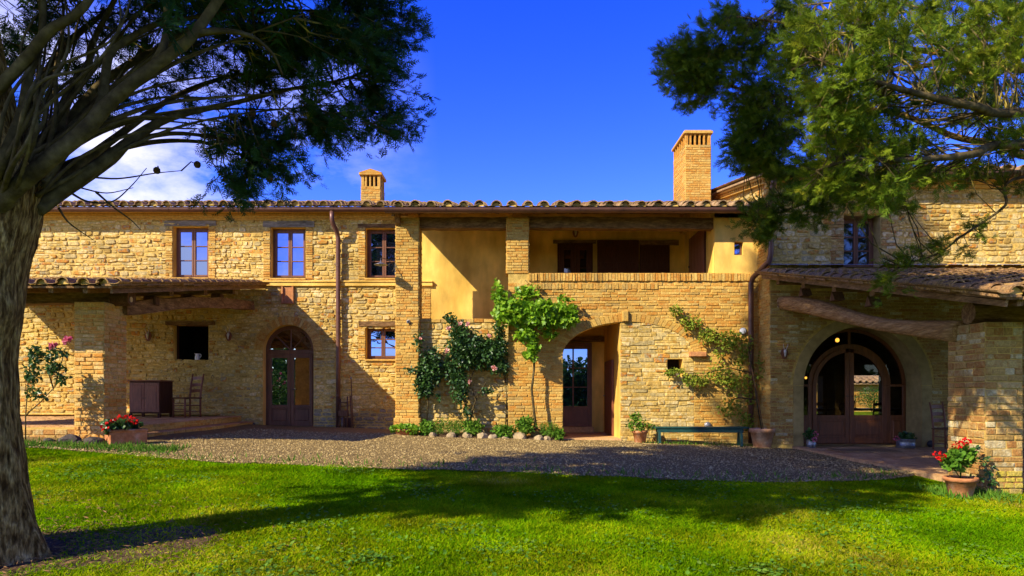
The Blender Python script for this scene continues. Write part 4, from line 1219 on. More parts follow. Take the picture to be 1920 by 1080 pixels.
# wide arched glass door
def big_door(parent, uc, r, spr, z0, y):
    mb = MB()
    n = 30
    for q in range(n):
        t0, t1 = math.pi * q / n, math.pi * (q + 1) / n
        for (ra, rb) in ((r - .07, r), (r * .71 - .07, r * .71 + .03)):
            poly = [(uc + a * math.cos(t), spr + a * math.sin(t) * (1 if ra > r * .8 else 1.0)) for a, t in ((ra, t0), (rb, t0), (rb, t1), (ra, t1))]
            mb.prism(poly, lambda u, v, d: Vector((u, d, v)), y, y + .07)
    for x in (-r, r - .07): mb.bbox(uc + x, uc + x + .07, y, y + .07, z0, spr, .006)
    ri = r * .71
    for s in (-1, 1):
        a, b = sorted((uc + s * (ri - .07), uc + s * (ri + .03)))
        mb.bbox(a, b, y, y + .07, z0, spr, .006)
    mb.bbox(uc - .035, uc + .035, y, y + .07, spr + ri, spr + r - .05, .006)
    d = mb.build('arched_glass_door', M_doord, parent)
    gb = 0.62
    for s in (-1, 1):
        a, b = (uc - ri + .07, uc - .004) if s < 0 else (uc + .004, uc + ri - .07)
        l = MB()
        st = .10
        outer = b if s > 0 else a
        inner = a if s > 0 else b
        ia, ib = sorted((inner, inner + s * st)); l.bbox(ia, ib, y - .02, y + .03, z0, spr + ri - .08, .006)
        oa, ob = sorted((outer, outer - s * st)); l.bbox(oa, ob, y - .02, y + .03, z0, spr, .006)
        l.bbox(min(ib, ob), max(ia, oa), y - .02, y + .03, z0, z0 + .14, .006)
        l.bbox(min(ib, ob), max(ia, oa), y - .02, y + .03, z0 + .58, z0 + .67, .006)
        l.box(min(ib, ob), max(ia, oa), y, y + .02, z0 + .14, z0 + .58)
        l.bbox(min(ib, ob) + .05, max(ia, oa) - .05, y - .01, y + .02, z0 + .19, z0 + .53, .014)
        for q in range(12):
            t0, t1 = (math.pi / 2) * q / 12, (math.pi / 2) * (q + 1) / 12
            if s < 0: t0, t1 = math.pi - t0, math.pi - t1
            ra, rb = ri - .07 - st, ri - .075
            poly = [(uc + c_ * math.cos(t), spr + c_ * math.sin(t)) for c_, t in ((ra, t0), (rb, t0), (rb, t1), (ra, t1))]
            l.prism(poly, lambda u, v, dd: Vector((u, dd, v)), y - .02, y + .03)
        l.build('door_leaf', M_doord, d)
        pts = [(inner + s * st * .9, z0 + .66), (outer - s * st * .9, z0 + .66)]
        ra = ri - .07 - st + .01
        pts += [(uc + s * ra * math.cos(R(q)), spr + ra * math.sin(R(q))) for q in range(0, 86, 6)]
        pts = [p for p in pts if (p[0] - inner) * s >= st * .88] + [(inner + s * st * .9, spr + math.sqrt(max(0, ra ** 2 - (st * .9) ** 2)))]
        MB().prism(pts, lambda u, v, dd: Vector((u, dd, v)), y + .008, y + .013).build('pane', G_see, d)
        # side light
        a, b = (uc - r + .07, uc - ri - .03) if s < 0 else (uc + ri + .03, uc + r - .07)
        sl = MB().bbox(a, b, y, y + .05, z0, z0 + .60, .006).bbox(a, b, y, y + .05, z0 + .60, z0 + .67, .006).bbox(a, b, y, y + .05, spr - .03, spr + .03, .006)
        sl.bbox(a + .05, b - .05, y - .012, y + .02, z0 + .14, z0 + .54, .012)
        sl.build('side_panel', M_doord, d)
        MB().box(a, b, y + .02, y + .025, z0 + .67, spr - .03).build('pane', G_see, d)
        N_ = 12
        t_in = [math.pi / 2 * q / N_ for q in range(N_ + 1)]
        pin = [(uc + s * (ri + .03) * math.cos(t), spr + .0 + (ri + .03) * math.sin(t)) for t in t_in]
        pout = [(uc + s * (r - .07) * math.cos(t), spr + (r - .07) * math.sin(t)) for t in t_in]
        g = MB()
        for q in range(N_): g.prism([pin[q], pout[q], pout[q + 1], pin[q + 1]], lambda u, v, dd: Vector((u, dd, v)), y + .02, y + .025)
        g.build('pane', G_see, d)
    for s in (-1, 1):
        MB().tube([(uc + s * .05, y - .03, z0 + 1.12), (uc + s * .05, y - .06, z0 + 1.12), (uc + s * .13, y - .06, z0 + 1.12)], .01, 6).build('handle', M_iron, d)
    return d
big_door(wr, A['uc'], A['r'] - .004, A['spr'], .385, YR + .60)
# dining room behind the arched door, open at the back through a second doorway
mb = MB()
rx0, rx1, ry0, ry1, rz0, rz1 = XR0 + .3, 13.6, YR + .72, 21.5, .36, 3.3
mb.add([(rx0, ry0, rz0), (rx0, ry1, rz0), (rx0, ry1, rz1), (rx0, ry0, rz1)], [[0, 1, 2, 3]])
mb.add([(rx1, ry0, rz0), (rx1, ry1, rz0), (rx1, ry1, rz1), (rx1, ry0, rz1)], [[3, 2, 1, 0]])
mb.add([(rx0, ry0, rz1), (rx1, ry0, rz1), (rx1, ry1, rz1), (rx0, ry1, rz1)], [[0, 1, 2, 3]])
mb.add([(A['uc'] + A['r'] + .02, ry0, rz0), (rx1, ry0, rz0), (rx1, ry0, rz1), (A['uc'] + A['r'] + .02, ry0, rz1)], [[0, 1, 2, 3]])
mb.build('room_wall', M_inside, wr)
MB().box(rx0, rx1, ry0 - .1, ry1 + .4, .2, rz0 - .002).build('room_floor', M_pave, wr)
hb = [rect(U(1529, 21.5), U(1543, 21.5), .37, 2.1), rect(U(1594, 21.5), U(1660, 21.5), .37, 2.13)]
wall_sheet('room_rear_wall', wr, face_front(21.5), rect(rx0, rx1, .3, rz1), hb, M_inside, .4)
MB().box(rx0 + 3.05, rx0 + 3.15, 21.49, 21.9, .36, 3.3).build('room_pillar', M_inside, wr)

# ------------------------------------------------------------------ porches
def porch_roof(parent, x0, x1, yf, zf_, yw, zw, sp, m, width, side, keep):
    pit = (zw - zf_) / (yw - yf)
    mb = MB()
    deck(mb, x0 + .06, x1 - .06, yf + .03, zf_ + .03 * pit, yw, pit, .035)
    r = mb.build('roof', M_beam, parent)
    ln = math.hypot(yw - yf, zw - zf_)
    tiles(r, x0, x1, yf - .03, zf_, pit, ln - .3, sp, m, width, keep=keep, plug=M_mortar)
    # flat verge tiles / boards below the open side
    xe = x1 if side > 0 else x0
    n = int(ln / .42)
    for q in range(n):
        y0, y1 = yf + (yw - yf) * q / n, yf + (yw - yf) * (q + 1.0) / n
        b = MB()
        zz0, zz1 = zf_ + (y0 - yf) * pit, zf_ + (y1 - yf) * pit
        a, c = sorted((xe - side * .22, xe + side * rng.uniform(.02, .06)))
        j = rng.uniform(0, .015)
        P = [(x, y, z + t) for (y, z) in ((y0 + .004, zz0 + j), (y1 - .004, zz1 + j + .012)) for x in (a, c) for t in (-.012, .022)]
        b.add(P, [[0, 1, 3, 2], [4, 6, 7, 5], [0, 4, 5, 1], [2, 3, 7, 6], [1, 5, 7, 3], [0, 2, 6, 4]])
        b.cur = rng.random()
        b.build('verge_tile', m, r)
    beam(parent, 'verge_board', (xe - side * .10, yf + .08, zf_ - .07), (xe - side * .10, yw - .02, zw - .07), .04, .075, M_beam, 6, .004)
    return r, pit

# left porch
pl = thing('porch', 'open lean-to porch with brick pillar and tiled roof before the long wing', 'porch', (-9, 11.5, .7))
LZW, LZF, LYF = V(535, YL), V(536, 11.0), 11.0
rL, pitL = porch_roof(pl, -13.4, -6.4, LYF, LZF, YL - .12, LZW, .335, M_tiled, .21, 1, 300)
def pillar(parent, x0, x1, y0, y1, z0, z1, m, lich=False):
    p = brick_box(parent, x0, x1, y0, y1, z0, z1, m, 'FRL', (.06, .115) if lich else (.06, .078), (.12, .30) if lich else (.14, .27), .013, (.006, .022), 160, 'pillar', kind='block')
    if lich: lay(p, 'lichen_brick', face_front(y0 - .006), rows(z0 + .1, z0 + .42, make_free(x0 + .14, x1), (.06, .09), (.12, .24), False), M_lichenb, 'block', .014, (.008, .022), 40)
    return p
LPY = 11.9
LPX0, LPX1 = U(140, LPY), U(195, LPY)
pillar(pl, LPX0, LPX1, LPY, LPY + .68, .60, V(566, LPY), M_brickp)
MB().box(-12.6, -12.1, LPY, LPY + .66, .6, V(566, LPY)).build('pillar', M_brick, pl)
zb_ = V(566, LPY)
roofz = lambda y: LZF + (y - LYF) * pitL
beam(pl, 'front_beam', (-13.2, LPY + .30, zb_ + .125), (LPX1 - .02, LPY + .30, zb_ + .125), .28, .25, M_beamx, 14, .015)
MB().tube([(LPX1 - .05, LPY + .33, zb_ + .12), (LPX1 + .30, LPY + .33, zb_ + .12)], [.16, .15], 9, jit=.05).build('beam_end', M_oldwood, pl)
MB().tube([(LPX1 + .30, LPY + .30, zb_ + .08), (LPX1 + .312, LPY + .30, zb_ + .08)], .05, 10).build('tie_plate', M_zinc, pl)
# bowed side timber from the pillar to the house wall
ym = LPY + .55
beam(pl, 'side_beam', ((LPX0 + LPX1) / 2 + .25, ym, zb_ - .06), ((LPX0 + LPX1) / 2 + .45, YL + .02, V(573, YL)), .20, .24, M_beam, 14, .016, .10)
for y in (13.4, 14.9, 16.4):
    beam(pl, 'purlin', (-13.2, y, roofz(y) - .13), (-6.68, y, roofz(y) - .13), .15, .16, M_beamx, 8, .012)
    MB().bbox(-7.2, -6.95, y - .09, y + .09, roofz(y) - .40, roofz(y) - .22, .02).build('packing_block', M_oldwood, pl)
x = -13.1
while x < -6.6:
    beam(pl, 'rafter', (x, LYF + .1, roofz(LYF + .1) - .075), (x, YL - .05, roofz(YL - .05) - .075), .08, .08, M_beam, 2, .006)
    x += .56
# raised floor with two brick steps on its right side
FZ = 1.00
mb = MB(); mb.box(-13.4, -7.18, LPY + .1, YL, .5, FZ - .05)
st0 = mb.build('porch_floor', M_mortar, pl)
def steprow(par, fn, u0, u1, z0, z1, m):
    lay(par, 'brick', fn, rows(z0, z1, make_free(u0, u1), (.06, .075), (.18, .30), False), m, 'block', .012, (.008, .02), 60)
steprow(st0, face_right(-7.18), LPY + .66, YL, .82, FZ - .05, M_brick)
steprow(st0, face_front(LPY + .1), -13.4, -7.62, .62, FZ - .05, M_brickd)
st1 = MB().box(-7.19, -6.86, LPY + .5, YL, .45, .805).build('porch_step', M_mortar, pl)
steprow(st1, face_right(-6.86), LPY + .5, YL, .58, .805, M_brick)
steprow(st1, face_front(LPY + .5), -7.18, -6.86, .58, .805, M_brick)
def pave(par, x0, x1, y0, y1, z, tw, tl, th=.03, m=None, keep=300):
    """flat pavers, each a tile of its own"""
    P = []
    y = y0
    i = 0
    while y < y1 - .02:
        ye_ = min(y + tl, y1)
        x = x0 - (tw * .5 if i % 2 else 0)
        while x < x1 - .02:
            a, b = max(x, x0), min(x + tw, x1)
            if b - a > .03: P.append((a, b, y, ye_))
            x += tw
        y = ye_; i += 1
    fn = lambda u, v, d: Vector((u, v, z + d))
    lay(par, 'paver', fn, P, m or M_pave, 'brick', .010, (.012, .018), keep)
pave(st0, -13.4, -7.15, LPY + .66, YL, FZ - .045, .30, .15, m=M_pave, keep=260)
pave(st1, -7.17, -6.83, LPY + .48, YL, .81, .35, .24, m=M_pave)
# low wall ledge at the far left
MB().bbox(-13.4, -7.7, YL - .45, YL - .02, FZ, FZ + .05, .02).build('ledge', M_mortar, pl)

# right porch
pr = thing('porch', 'big lean-to porch with log beam and dappled brick pillar before arched doorway', 'porch', (8, 10, .3))
RYF, RX0 = 7.75, 5.57
RZF, RZW = V(556, RYF) + .0, V(514, YR)
rR, pitR = porch_roof(pr, RX0, 13.4, RYF, RZF, YR - .04, RZW, .315, M_tiled, .215, -1, 300)
MB().add([(RX0 + .2, YR - .03, RZW + .22), (14, YR - .03, RZW + .22), (14, YR - .42, RZW + .14), (RX0 + .2, YR - .42, RZW + .14)], [[0, 1, 2, 3]]).build('flashing', M_flash, pr)
RPY = 9.0
RPX0, RPX1 = U(1847, RPY), U(1917, RPY)
zrt = V(604, RPY)
pillar(pr, RPX0, RPX1, RPY, RPY + .76, .15, zrt, M_brickd, True)
MB().box(11.0, 11.5, RPY, RPY + .76, .1, zrt).build('pillar', M_brickd, pr)
rz2 = lambda y: RZF + (y - RYF) * pitR
MB().tube([(RPX0 - .02, RPY + .30, zrt + .15), (RPX0 + .35, RPY + .30, zrt + .15), (RPX0 + 2.5, RPY + .30, zrt + .15), (13.2, RPY + .30, zrt + .15)], [.15, .16, .16, .16], 11, jit=.04).build('front_log', M_beamx, pr)
pts, rad = [], []
ya, yb = YR + .1, RPY + .55
for q in range(25):
    t = q / 24
    y = ya + (yb - ya) * t
    z = V(566, YR) * (1 - t) + V(628, 9.76) * t + .04 * math.sin(t * 7) - .05 * math.sin(math.pi * t)
    pts.append((U(1468, YR) + (.20) * t + .05 * math.sin(t * 5), y, z)); rad.append(.135 + .035 * math.sin(t * 6 + .5) + .02 * t)
MB().tube(pts, rad, 12, jit=.035).build('side_log', M_log, pr, smooth=True)
for y in (14.9, 13.6, 12.3, 11.0):
    beam(pr, 'purlin', (5.80, y, rz2(y) - .13), (13.2, y, rz2(y) - .13), .16, .17, M_beamx, 8, .012)
for y in (14.3, 12.9, 11.6):
    MB().prism([(y - .1, rz2(y) - .42), (y + .12, rz2(y) - .42), (y + .02, rz2(y) - .24)], lambda u, v, d: Vector((6.05 + d, u, v)), 0, .2).build('packing_block', M_oldwood, pr)
x = 5.85
while x < 13.2:
    beam(pr, 'rafter', (x, RYF + .1, rz2(RYF + .1) - .075), (x, YR - .05, rz2(YR - .05) - .075), .08, .08, M_beam, 2, .006)
    x += .56
# terrace of the right porch
TZ = .355
tr = MB().box(6.42, 14, 9.9, YR + .7, 0, TZ - .02).build('terrace', M_mortar, None)
tag(tr, kind='structure')
pave(tr, 6.42, 11.5, 9.95, YR, TZ - .016, .30, .30, m=M_pave, keep=300)
lay(tr, 'edge_brick', lambda u, v, d: Vector((v, u, TZ + .0 + d)), [(9.9 + q * .14, 9.9 + (q + 1) * .14, 6.36, 6.60) for q in range(40)], M_pave, 'brick', .010, (.012, .02), 60)
MB().box(6.36, 6.5, 9.88, YR, 0, TZ).build('kerb', M_pave, tr)
# pavement along the long wing
pv = MB().box(-6.8, U(742, YP) + .05, 17.15, YL, .3, .605).build('pavement', M_mortar, None)
tag(pv, kind='structure')
pave(pv, -6.8, U(742, YP) + .05, 17.13, YL, .607, .28, .14, m=M_pave, keep=200)

# ------------------------------------------------------------------ furniture and small things
def chair(label, loc, rz, m, group=None):
    t = thing('ladder_back_chair', label, 'chair', loc, rz, group)
    for sx in (-1, 1):
        MB().tube([(sx * .20, -.19, 0), (sx * .20, -.19, .45)], [.019, .021], 8).build('leg', m, t, True, True)
        MB().tube([(sx * .18, .19, 0), (sx * .18, .19, .45), (sx * .185, .22, .75), (sx * .19, .27, 1.02)], [.019, .022, .020, .016], 8).build('leg', m, t, True, True)
    MB().bbox(-.23, .23, -.22, .21, .435, .47, .012).build('seat', M_oldwood if m is M_redwood else m, t, False, True)
    for z in (.14, .28):
        b = MB()
        for sx in (-1, 1): b.tube([(sx * .195, -.19, z), (sx * .18, .19, z)], .011, 6)
        b.tube([(-.2, -.19, z + .05), (.2, -.19, z + .05)], .011, 6)
        b.build('stretcher', m, t, True, True)
    for z in (.58, .72, .88):
        yy = .20 + (z - .45) * .115
        P, Fc = [], []
        for q in range(7):
            x = -.18 + .36 * q / 6
            d = .025 * math.sin(math.pi * q / 6)
            for (dy, dz) in ((0, 0), (0, .075), (.014, .075), (.014, 0)): P.append((x, yy + d + dy, z + dz + .012 * math.sin(math.pi * q / 6)))
        for q in range(6):
            for k_ in range(4): Fc.append([4 * q + k_, 4 * q + (k_ + 1) % 4, 4 * q + 4 + (k_ + 1) % 4, 4 * q + 4 + k_])
        MB().add(P, Fc).build('back_slat', m, t, False, True)
    return t
chair('dark wooden ladder-back chair beside the cabinet on the raised porch', (U(351, 17.0), 17.0, FZ - .03 + .0), R(-30), M_redwood).scale = (1.14, 1.14, 1.06)
chair('wooden ladder-back chair half hidden behind the dappled brick pillar', (9.38, 14.7, TZ), R(20), M_redwood)
# cabinet
cx0, cx1 = U(236, 16.6), U(289, 16.6)
cb = thing('cabinet', 'dark brown two-door wooden cabinet against the porch wall', 'cabinet', ((cx0 + cx1) / 2 + .06, 17.0, FZ - .03), R(-3))
w2, d2, h2 = .39, .29, .92
mb = MB().bbox(-w2, w2, -d2 + .02, d2, .10, h2 - .03, .006)
for sx in (-1, 1):
    for sy in (-1, 1): mb.bbox(sx * w2 - .03 * (sx + 1) + .0, sx * w2 - .03 * (sx - 1), sy * d2 - .03 * (sy + 1), sy * d2 - .03 * (sy - 1), 0, .10, .004)
mb.build('carcass', M_darkwood, cb, False, True)
MB().bbox(-w2 - .03, w2 + .03, -d2 - .03, d2 + .02, h2 - .03, h2, .008).build('top', M_redwood, cb, False, True)
for s in (-1, 1):
    a, b = (-w2 + .02, -.004) if s < 0 else (.004, w2 - .02)
    d = MB().bbox(a, b, -d2 - .004, -d2 + .018, .14, h2 - .06, .004).bbox(a + .06, b - .06, -d2 - .012, -d2, .20, h2 - .12, .01).build('door', M_redwood, cb, False, True)
    MB().lathe([(.0, 0), (.012, .005), (.012, .015), (0, .02)], 8, (0, 0, 0)).build('knob', M_iron, d, True, True).matrix_local = Matrix.Translation((s * .03, -d2 - .004, .48)) @ Matrix.Rotation(R(90), 4, 'X')
# jug
jg = thing('jug', 'white ceramic jug standing on the sill of the dark porch window', 'jug', (U(370, YL + .1), YL + .10, W5[2]))
MB().lathe([(.055, 0), (.062, .03), (.058, .09), (.044, .14), (.05, .175), (.046, .175), (.04, .14), (.05, .09), (.0, .02)], 16).build('body', M_white, jg, True, True)
MB().tube([(.045, 0, .165), (.09, 0, .16), (.10, 0, .12), (.085, 0, .08), (.056, 0, .06)], .009, 6).build('handle', M_white, jg, True, True)
MB().add([(-.04, -.02, .175), (-.085, 0, .19), (-.04, .02, .175), (-.045, 0, .14)], [[0, 1, 3], [1, 2, 3], [0, 2, 1]]).build('spout', M_white, jg, False, True)

def plaque(label, loc, s=1.0):
    t = thing('skull_plaque', label, 'trophy', loc, 0, 'horned skull plaques on the walls', scale=s)
    pts = [(.085 * math.sin(a) * (1 if math.cos(a) > -.3 else .85), .13 * math.cos(a)) for a in [2 * math.pi * q / 16 for q in range(16)]]
    MB().prism(pts, lambda u, v, d: Vector((u, d, v)), -.022, 0).build('shield_board', M_redwood, t, False, True)
    b = MB()
    b.tube([(0, -.03, .065), (0, -.055, .04), (0, -.055, -.01), (0, -.045, -.075)], [.028, .036, .026, .013], 8)
    b.build('skull', M_bone, t, True, True)
    for sx in (-1, 1):
        MB().tube([(sx * .014, -.045, .07), (sx * .03, -.06, .12), (sx * .05, -.075, .17), (sx * .05, -.08, .22)], [.009, .008, .006, .003], 6).build('horn', M_bone, t, True, True)
    return t
plaque('small horned skull plaque nearest the cabinet on the porch wall', (U(281, YL), YL - .07, V(631, YL)))
plaque('small horned skull plaque between dark porch window and arched door', (U(431, YL), YL - .07, V(631, YL)))
plaque('horned skull plaque beside the wide arched glass doorway', (U(1469, YR), YR - .045, V(663, YR)))
plaque('horned skull plaque above the gallery door under the eaves', (U(1079, YB), YB - .002, V(437, YB)))
# black iron lantern on bracket
lt = thing('wall_lantern', 'flat-shaded outdoor lantern on scrolled black iron bracket', 'lamp', (XP0 - .01, YP + .08, V(497, YP)), R(58))
b = MB()
b.bbox(-.02, .0, -.02, .02, -.22, .14, .004)
b.tube([(0, 0, .10), (-.3, 0, .10), (-.50, 0, .105), (-.52, 0, .085), (-.52, 0, .02)], .010, 6)
b.build('bracket', M_iron, lt, False, True)
sp_ = [(-.02 - .16 + (.14 - .0075 * q) * math.cos(q * .42 - 1.2), 0, -.04 + (.12 - .0072 * q) * math.sin(q * .42 - 1.2)) for q in range(15)]
MB().tube(sp_, .008, 6).tube([(-.01, 0, .08), (-.14, 0, .03), (-.26, 0, .09)], .008, 6).build('scroll', M_iron, lt, True, True)
MB().lathe([(.012, .05), (.02, .0), (.06, -.02), (.155, -.055), (.16, -.062), (.06, -.035), (.0, -.02)], 20, (-.52, 0, 0)).build('shade', M_zinc, lt, True, True)
MB().lathe([(.0, -.10), (.022, -.085), (.03, -.055), (.018, -.03)], 10, (-.52, 0, 0)).build('bulb', M_white, lt, True, True)
# small spotlight on the pier, white disc lamp by the pipe
sl = thing('spotlight', 'small white spotlight fixed to the brick pier', 'lamp', (U(765, YP - .02), YP - .025, V(602, YP)))
MB().lathe([(.03, 0), (.045, .05), (.042, .055), (.0, .02)], 12).build('head', M_white, sl, True, True).rotation_euler = (R(115), 0, R(20))
MB().tube([(0, 0, 0), (.03, -.03, -.05), (.05, 0, -.08)], .01, 6).build('arm', M_iron, sl, True, True)
dl = thing('disc_lamp', 'round white wall lamp among the climber beside the downpipe', 'lamp', (U(1392, YP), YP - .04, V(621, YP)), rot=(R(90), 0, 0))
MB().lathe([(.075, 0), (.075, .02), (.06, .03), (0, .034)], 20).build('diffuser', M_flash, dl, True, True)
MB().lathe([(.085, -.01), (.085, .014), (.076, .014)], 20).build('rim', M_zinc, dl, True, True)
def vent(label, x, y, Y, r, m):
    t = thing('vent_cap', label, 'vent', (U(x, Y), Y - .04, V(y, Y)), rot=(R(90), 0, 0), group='round wall vents')
    MB().lathe([(r, -.01), (r, .03), (r * .8, .045), (0, .05)], 18).build('cap', m, t, True, True)
    MB().lathe([(r * 1.08, -.012), (r * 1.08, .012), (r, .012)], 18).build('flange', m, t, True, True)
vent('round black wall vent low beside the small arched door', 475, 797, YL, .062, M_iron)
vent('round grey vent cap low on the wall above green bench', 1326, 797, YP, .075, M_zinc)
vent('round black wall vent low beside the chair behind the pillar', 1743, 832, YR, .075, M_iron)
ring = thing('iron_ring', 'small iron tethering ring on the porch wall', 'ring', (U(401, YL), YL - .07, V(707, YL)), rot=(R(90), 0, 0))
MB().tube([(.035 * math.cos(2 * math.pi * q / 12), .035 * math.sin(2 * math.pi * q / 12), .0) for q in range(13)], .006, 6, False).build('hoop', M_iron, ring, True, True)
MB().tube([(0, .035, -.02), (0, .035, .01)], .012, 6).build('staple', M_iron, ring, True, True)

# green bench
bx0, bx1, by = U(1222, 15.75), U(1400, 15.75), 15.75
bz = gz(4.5, by) + .01
bt = thing('bench', 'long narrow dark green wooden bench against the brick wall', 'bench', ((bx0 + bx1) / 2, by, bz), R(-3))
hl = (bx1 - bx0) / 2
MB().bbox(-hl, hl, -.15, .15, .395, .44, .012).build('seat', M_greenp, bt, False, True)
MB().bbox(-hl + .12, hl - .12, -.125, -.10, .31, .395, .006).bbox(-hl + .12, hl - .12, .10, .125, .31, .395, .006).build('apron', M_greenp, bt, False, True)
for sx in (-1, 1):
    for sy in (-1, 1):
        MB().prism([(sy * .13 - .03, 0), (sy * .13 + .03, 0), (sy * .09 + .03, .395), (sy * .09 - .03, .395)], lambda u, v, d: Vector((sx * (hl - .17) + d, u, v)), -.03, .03).build('leg', M_greenp, bt, False, True)

# old wooden plough-like farm tool and a fork handle by the downpipe
ft = thing('farm_tool', 'old wooden farm implement with upright handles leaning by the downpipe', 'tool', (U(646, 17.8), 17.8, .622))
def post(x0, z0, x1, z1, y0, y1, r, name='handle', m=M_oldwood): MB().tube([(x0, y0, z0), ((x0 + x1) / 2 + .01, (y0 + y1) / 2, (z0 + z1) / 2), (x1, y1, z1)], r, 7, jit=.06).build(name, m, ft, True, True)
post(-.12, 0, -.13, .80, -.08, .10, .02); post(.08, 0, .05, .86, -.10, .12, .022); post(.19, 0, .12, .88, -.06, .12, .02)
MB().bbox(-.15, .10, -.06, .06, .34, .50, .012).build('board', M_oldwood, ft, False, True)
MB().bbox(.0, .17, -.02, .08, .05, .30, .012).build('box', M_darkwood, ft, False, True)
for zz_ in (.60, .70): MB().tube([(-.14, .06, zz_), (.13, .07, zz_ + .02)], .012, 6, jit=.05).build('cross_bar', M_oldwood, ft, True, True)
for q, xx in enumerate((-.06, -.02)): MB().tube([(xx, -.05, 0), (xx, 0, .36)], .014 + .006 * q, 6).build('tine', M_zinc if q == 0 else M_oldwood, ft, True, True)
fk = thing('fork_handle', 'long slanting wooden fork handle leaning on the stone wall', 'tool', (U(660, 17.8), 17.75, .622))
MB().tube([(.06, -.06, 0), (.02, .0, .55), (-.06, .2, 1.32)], [.016, .015, .013], 7).build('shaft', M_oldwood, fk, True, True)
MB().tube([(-.06, .2, 1.32), (-.065, .21, 1.38)], [.02, .016], 7).build('grip', M_zinc, fk, True, True)

# terracotta pots
def pot(label, loc, r, h, m, cat='pot', name='terracotta_pot', style='flower', group=None, rz=0):
    t = thing(name, label, cat, loc, rz, group)
    if style == 'flower': pr_ = [(r * .66, 0), (r * .70, .01), (r * .95, h * .80), (r * 1.06, h * .80), (r * 1.08, h * .97), (r * 1.05, h), (r * .92, h), (r * .90, h * .9)]
    elif style == 'bowl': pr_ = [(r * .6, 0), (r * .82, h * .3), (r * 1.0, h * .8), (r * 1.05, h * .84), (r * 1.05, h), (r * .95, h), (r * .92, h * .9)]
    else: pr_ = [(r * .95, 0), (r * 1.0, .01), (r * 1.0, h * .25), (r * 1.03, h * .28), (r * 1.0, h * .31), (r * 1.0, h * .96), (r * 1.04, h), (r * .95, h), (r * .93, h * .9)]
    MB().lathe(pr_, 28).build('body', m, t, True, True)
    MB().lathe([(0, h * .90), (r * .93, h * .90)], 20).build('soil', M_earth, t, False, True)
    return t

# ------------------------------------------------------------------ plants
def leaf_shape(kind):
    if kind == 'rose':      # pointed oval folded along the rib
        v = [(0, 0, 0), (.26, .30, .06), (.24, .68, .05), (0, 1, -.04), (-.24, .68, .05), (-.26, .30, .06), (0, .5, 0)]
        f = [(0, 1, 6), (1, 2, 6), (2, 3, 6), (3, 4, 6), (4, 5, 6), (5, 0, 6)]
    elif kind == 'vine':    # five lobes
        v = [(0, .32, 0)]
        out = [(0, .05), (.30, -.05), (.50, .25), (.34, .42), (.46, .70), (.18, .66), (0, 1.0), (-.18, .66), (-.46, .70), (-.34, .42), (-.50, .25), (-.30, -.05)]
        v += [(a, b, .10 * abs(a) * 2 - .06 * b) for a, b in out]
        f = [(0, i + 1, (i + 1) % 12 + 1) for i in range(12)]
    elif kind == 'round':
        v = [(0, .5, -.05)] + [(.5 * math.sin(2 * math.pi * q / 8) * (1 + .08 * (q % 2)), .5 - .5 * math.cos(2 * math.pi * q / 8), .05 * (q % 2)) for q in range(8)]
        f = [(0, i + 1, (i + 1) % 8 + 1) for i in range(8)]
    elif kind == 'narrow':
        v = [(0, 0, 0), (.09, .4, .03), (0, 1, -.1), (-.09, .4, .03)]
        f = [(0, 1, 2), (0, 2, 3)]
    elif kind == 'petal':
        v = [(0, 0, 0), (.35, .4, .1), (.3, .85, .05), (0, 1, .0), (-.3, .85, .05), (-.35, .4, .1)]
        f = [(0, 1, 2), (0, 2, 3), (0, 3, 4), (0, 4, 5)]
    elif kind == 'spray':   # flat scale-leaf spray of a cypress
        v, f = [], []
        r_ = random.Random(3)
        def fing(p, d, l, w):
            n = (-d[1], d[0])
            b = len(v)
            z = r_.uniform(-.10, .10)
            v.extend([(p[0] - n[0] * w, p[1] - n[1] * w, z * .4), (p[0] + n[0] * w, p[1] + n[1] * w, z * .4 + .02), (p[0] + d[0] * l, p[1] + d[1] * l, z)])
            f.append((b, b + 1, b + 2))
        fing((0, 0), (0, 1), 1.0, .030)
        for q in range(6):
            y = .10 + q * .145
            for s in (-1, 1):
                a = R(r_.uniform(32, 58)) * s
                l = (.46 - .045 * q) * r_.uniform(.8, 1.15)
                d = (math.sin(a), math.cos(a))
                fing((0, y), d, l, .034)
                if q < 4:
                    a2 = a + R(28) * (1 if r_.random() < .5 else -1)
                    fing((d[0] * l * .45, y + d[1] * l * .45), (math.sin(a2), math.cos(a2)), l * .55, .028)
    return np.array(v, dtype=np.float32), np.array(f, dtype=np.int32)
SHAPES = {k_: leaf_shape(k_) for k_ in ('rose', 'vine', 'round', 'narrow', 'petal', 'spray')}
def frames(dirs, roll):
    """rotation matrices with local +Y along dirs, +Z near up turned by roll"""
    d = dirs / np.linalg.norm(dirs, axis=1, keepdims=True)
    up = np.tile(np.array([0, 0, 1.0]), (len(d), 1))
    bad = np.abs(d[:, 2]) > .96
    up[bad] = (1, 0, 0)
    x = np.cross(d, up); x /= np.linalg.norm(x, axis=1, keepdims=True)
    z = np.cross(x, d)
    c, s = np.cos(roll)[:, None], np.sin(roll)[:, None]
    x2, z2 = x * c + z * s, z * c - x * s
    return np.stack([x2, d, z2], axis=2)
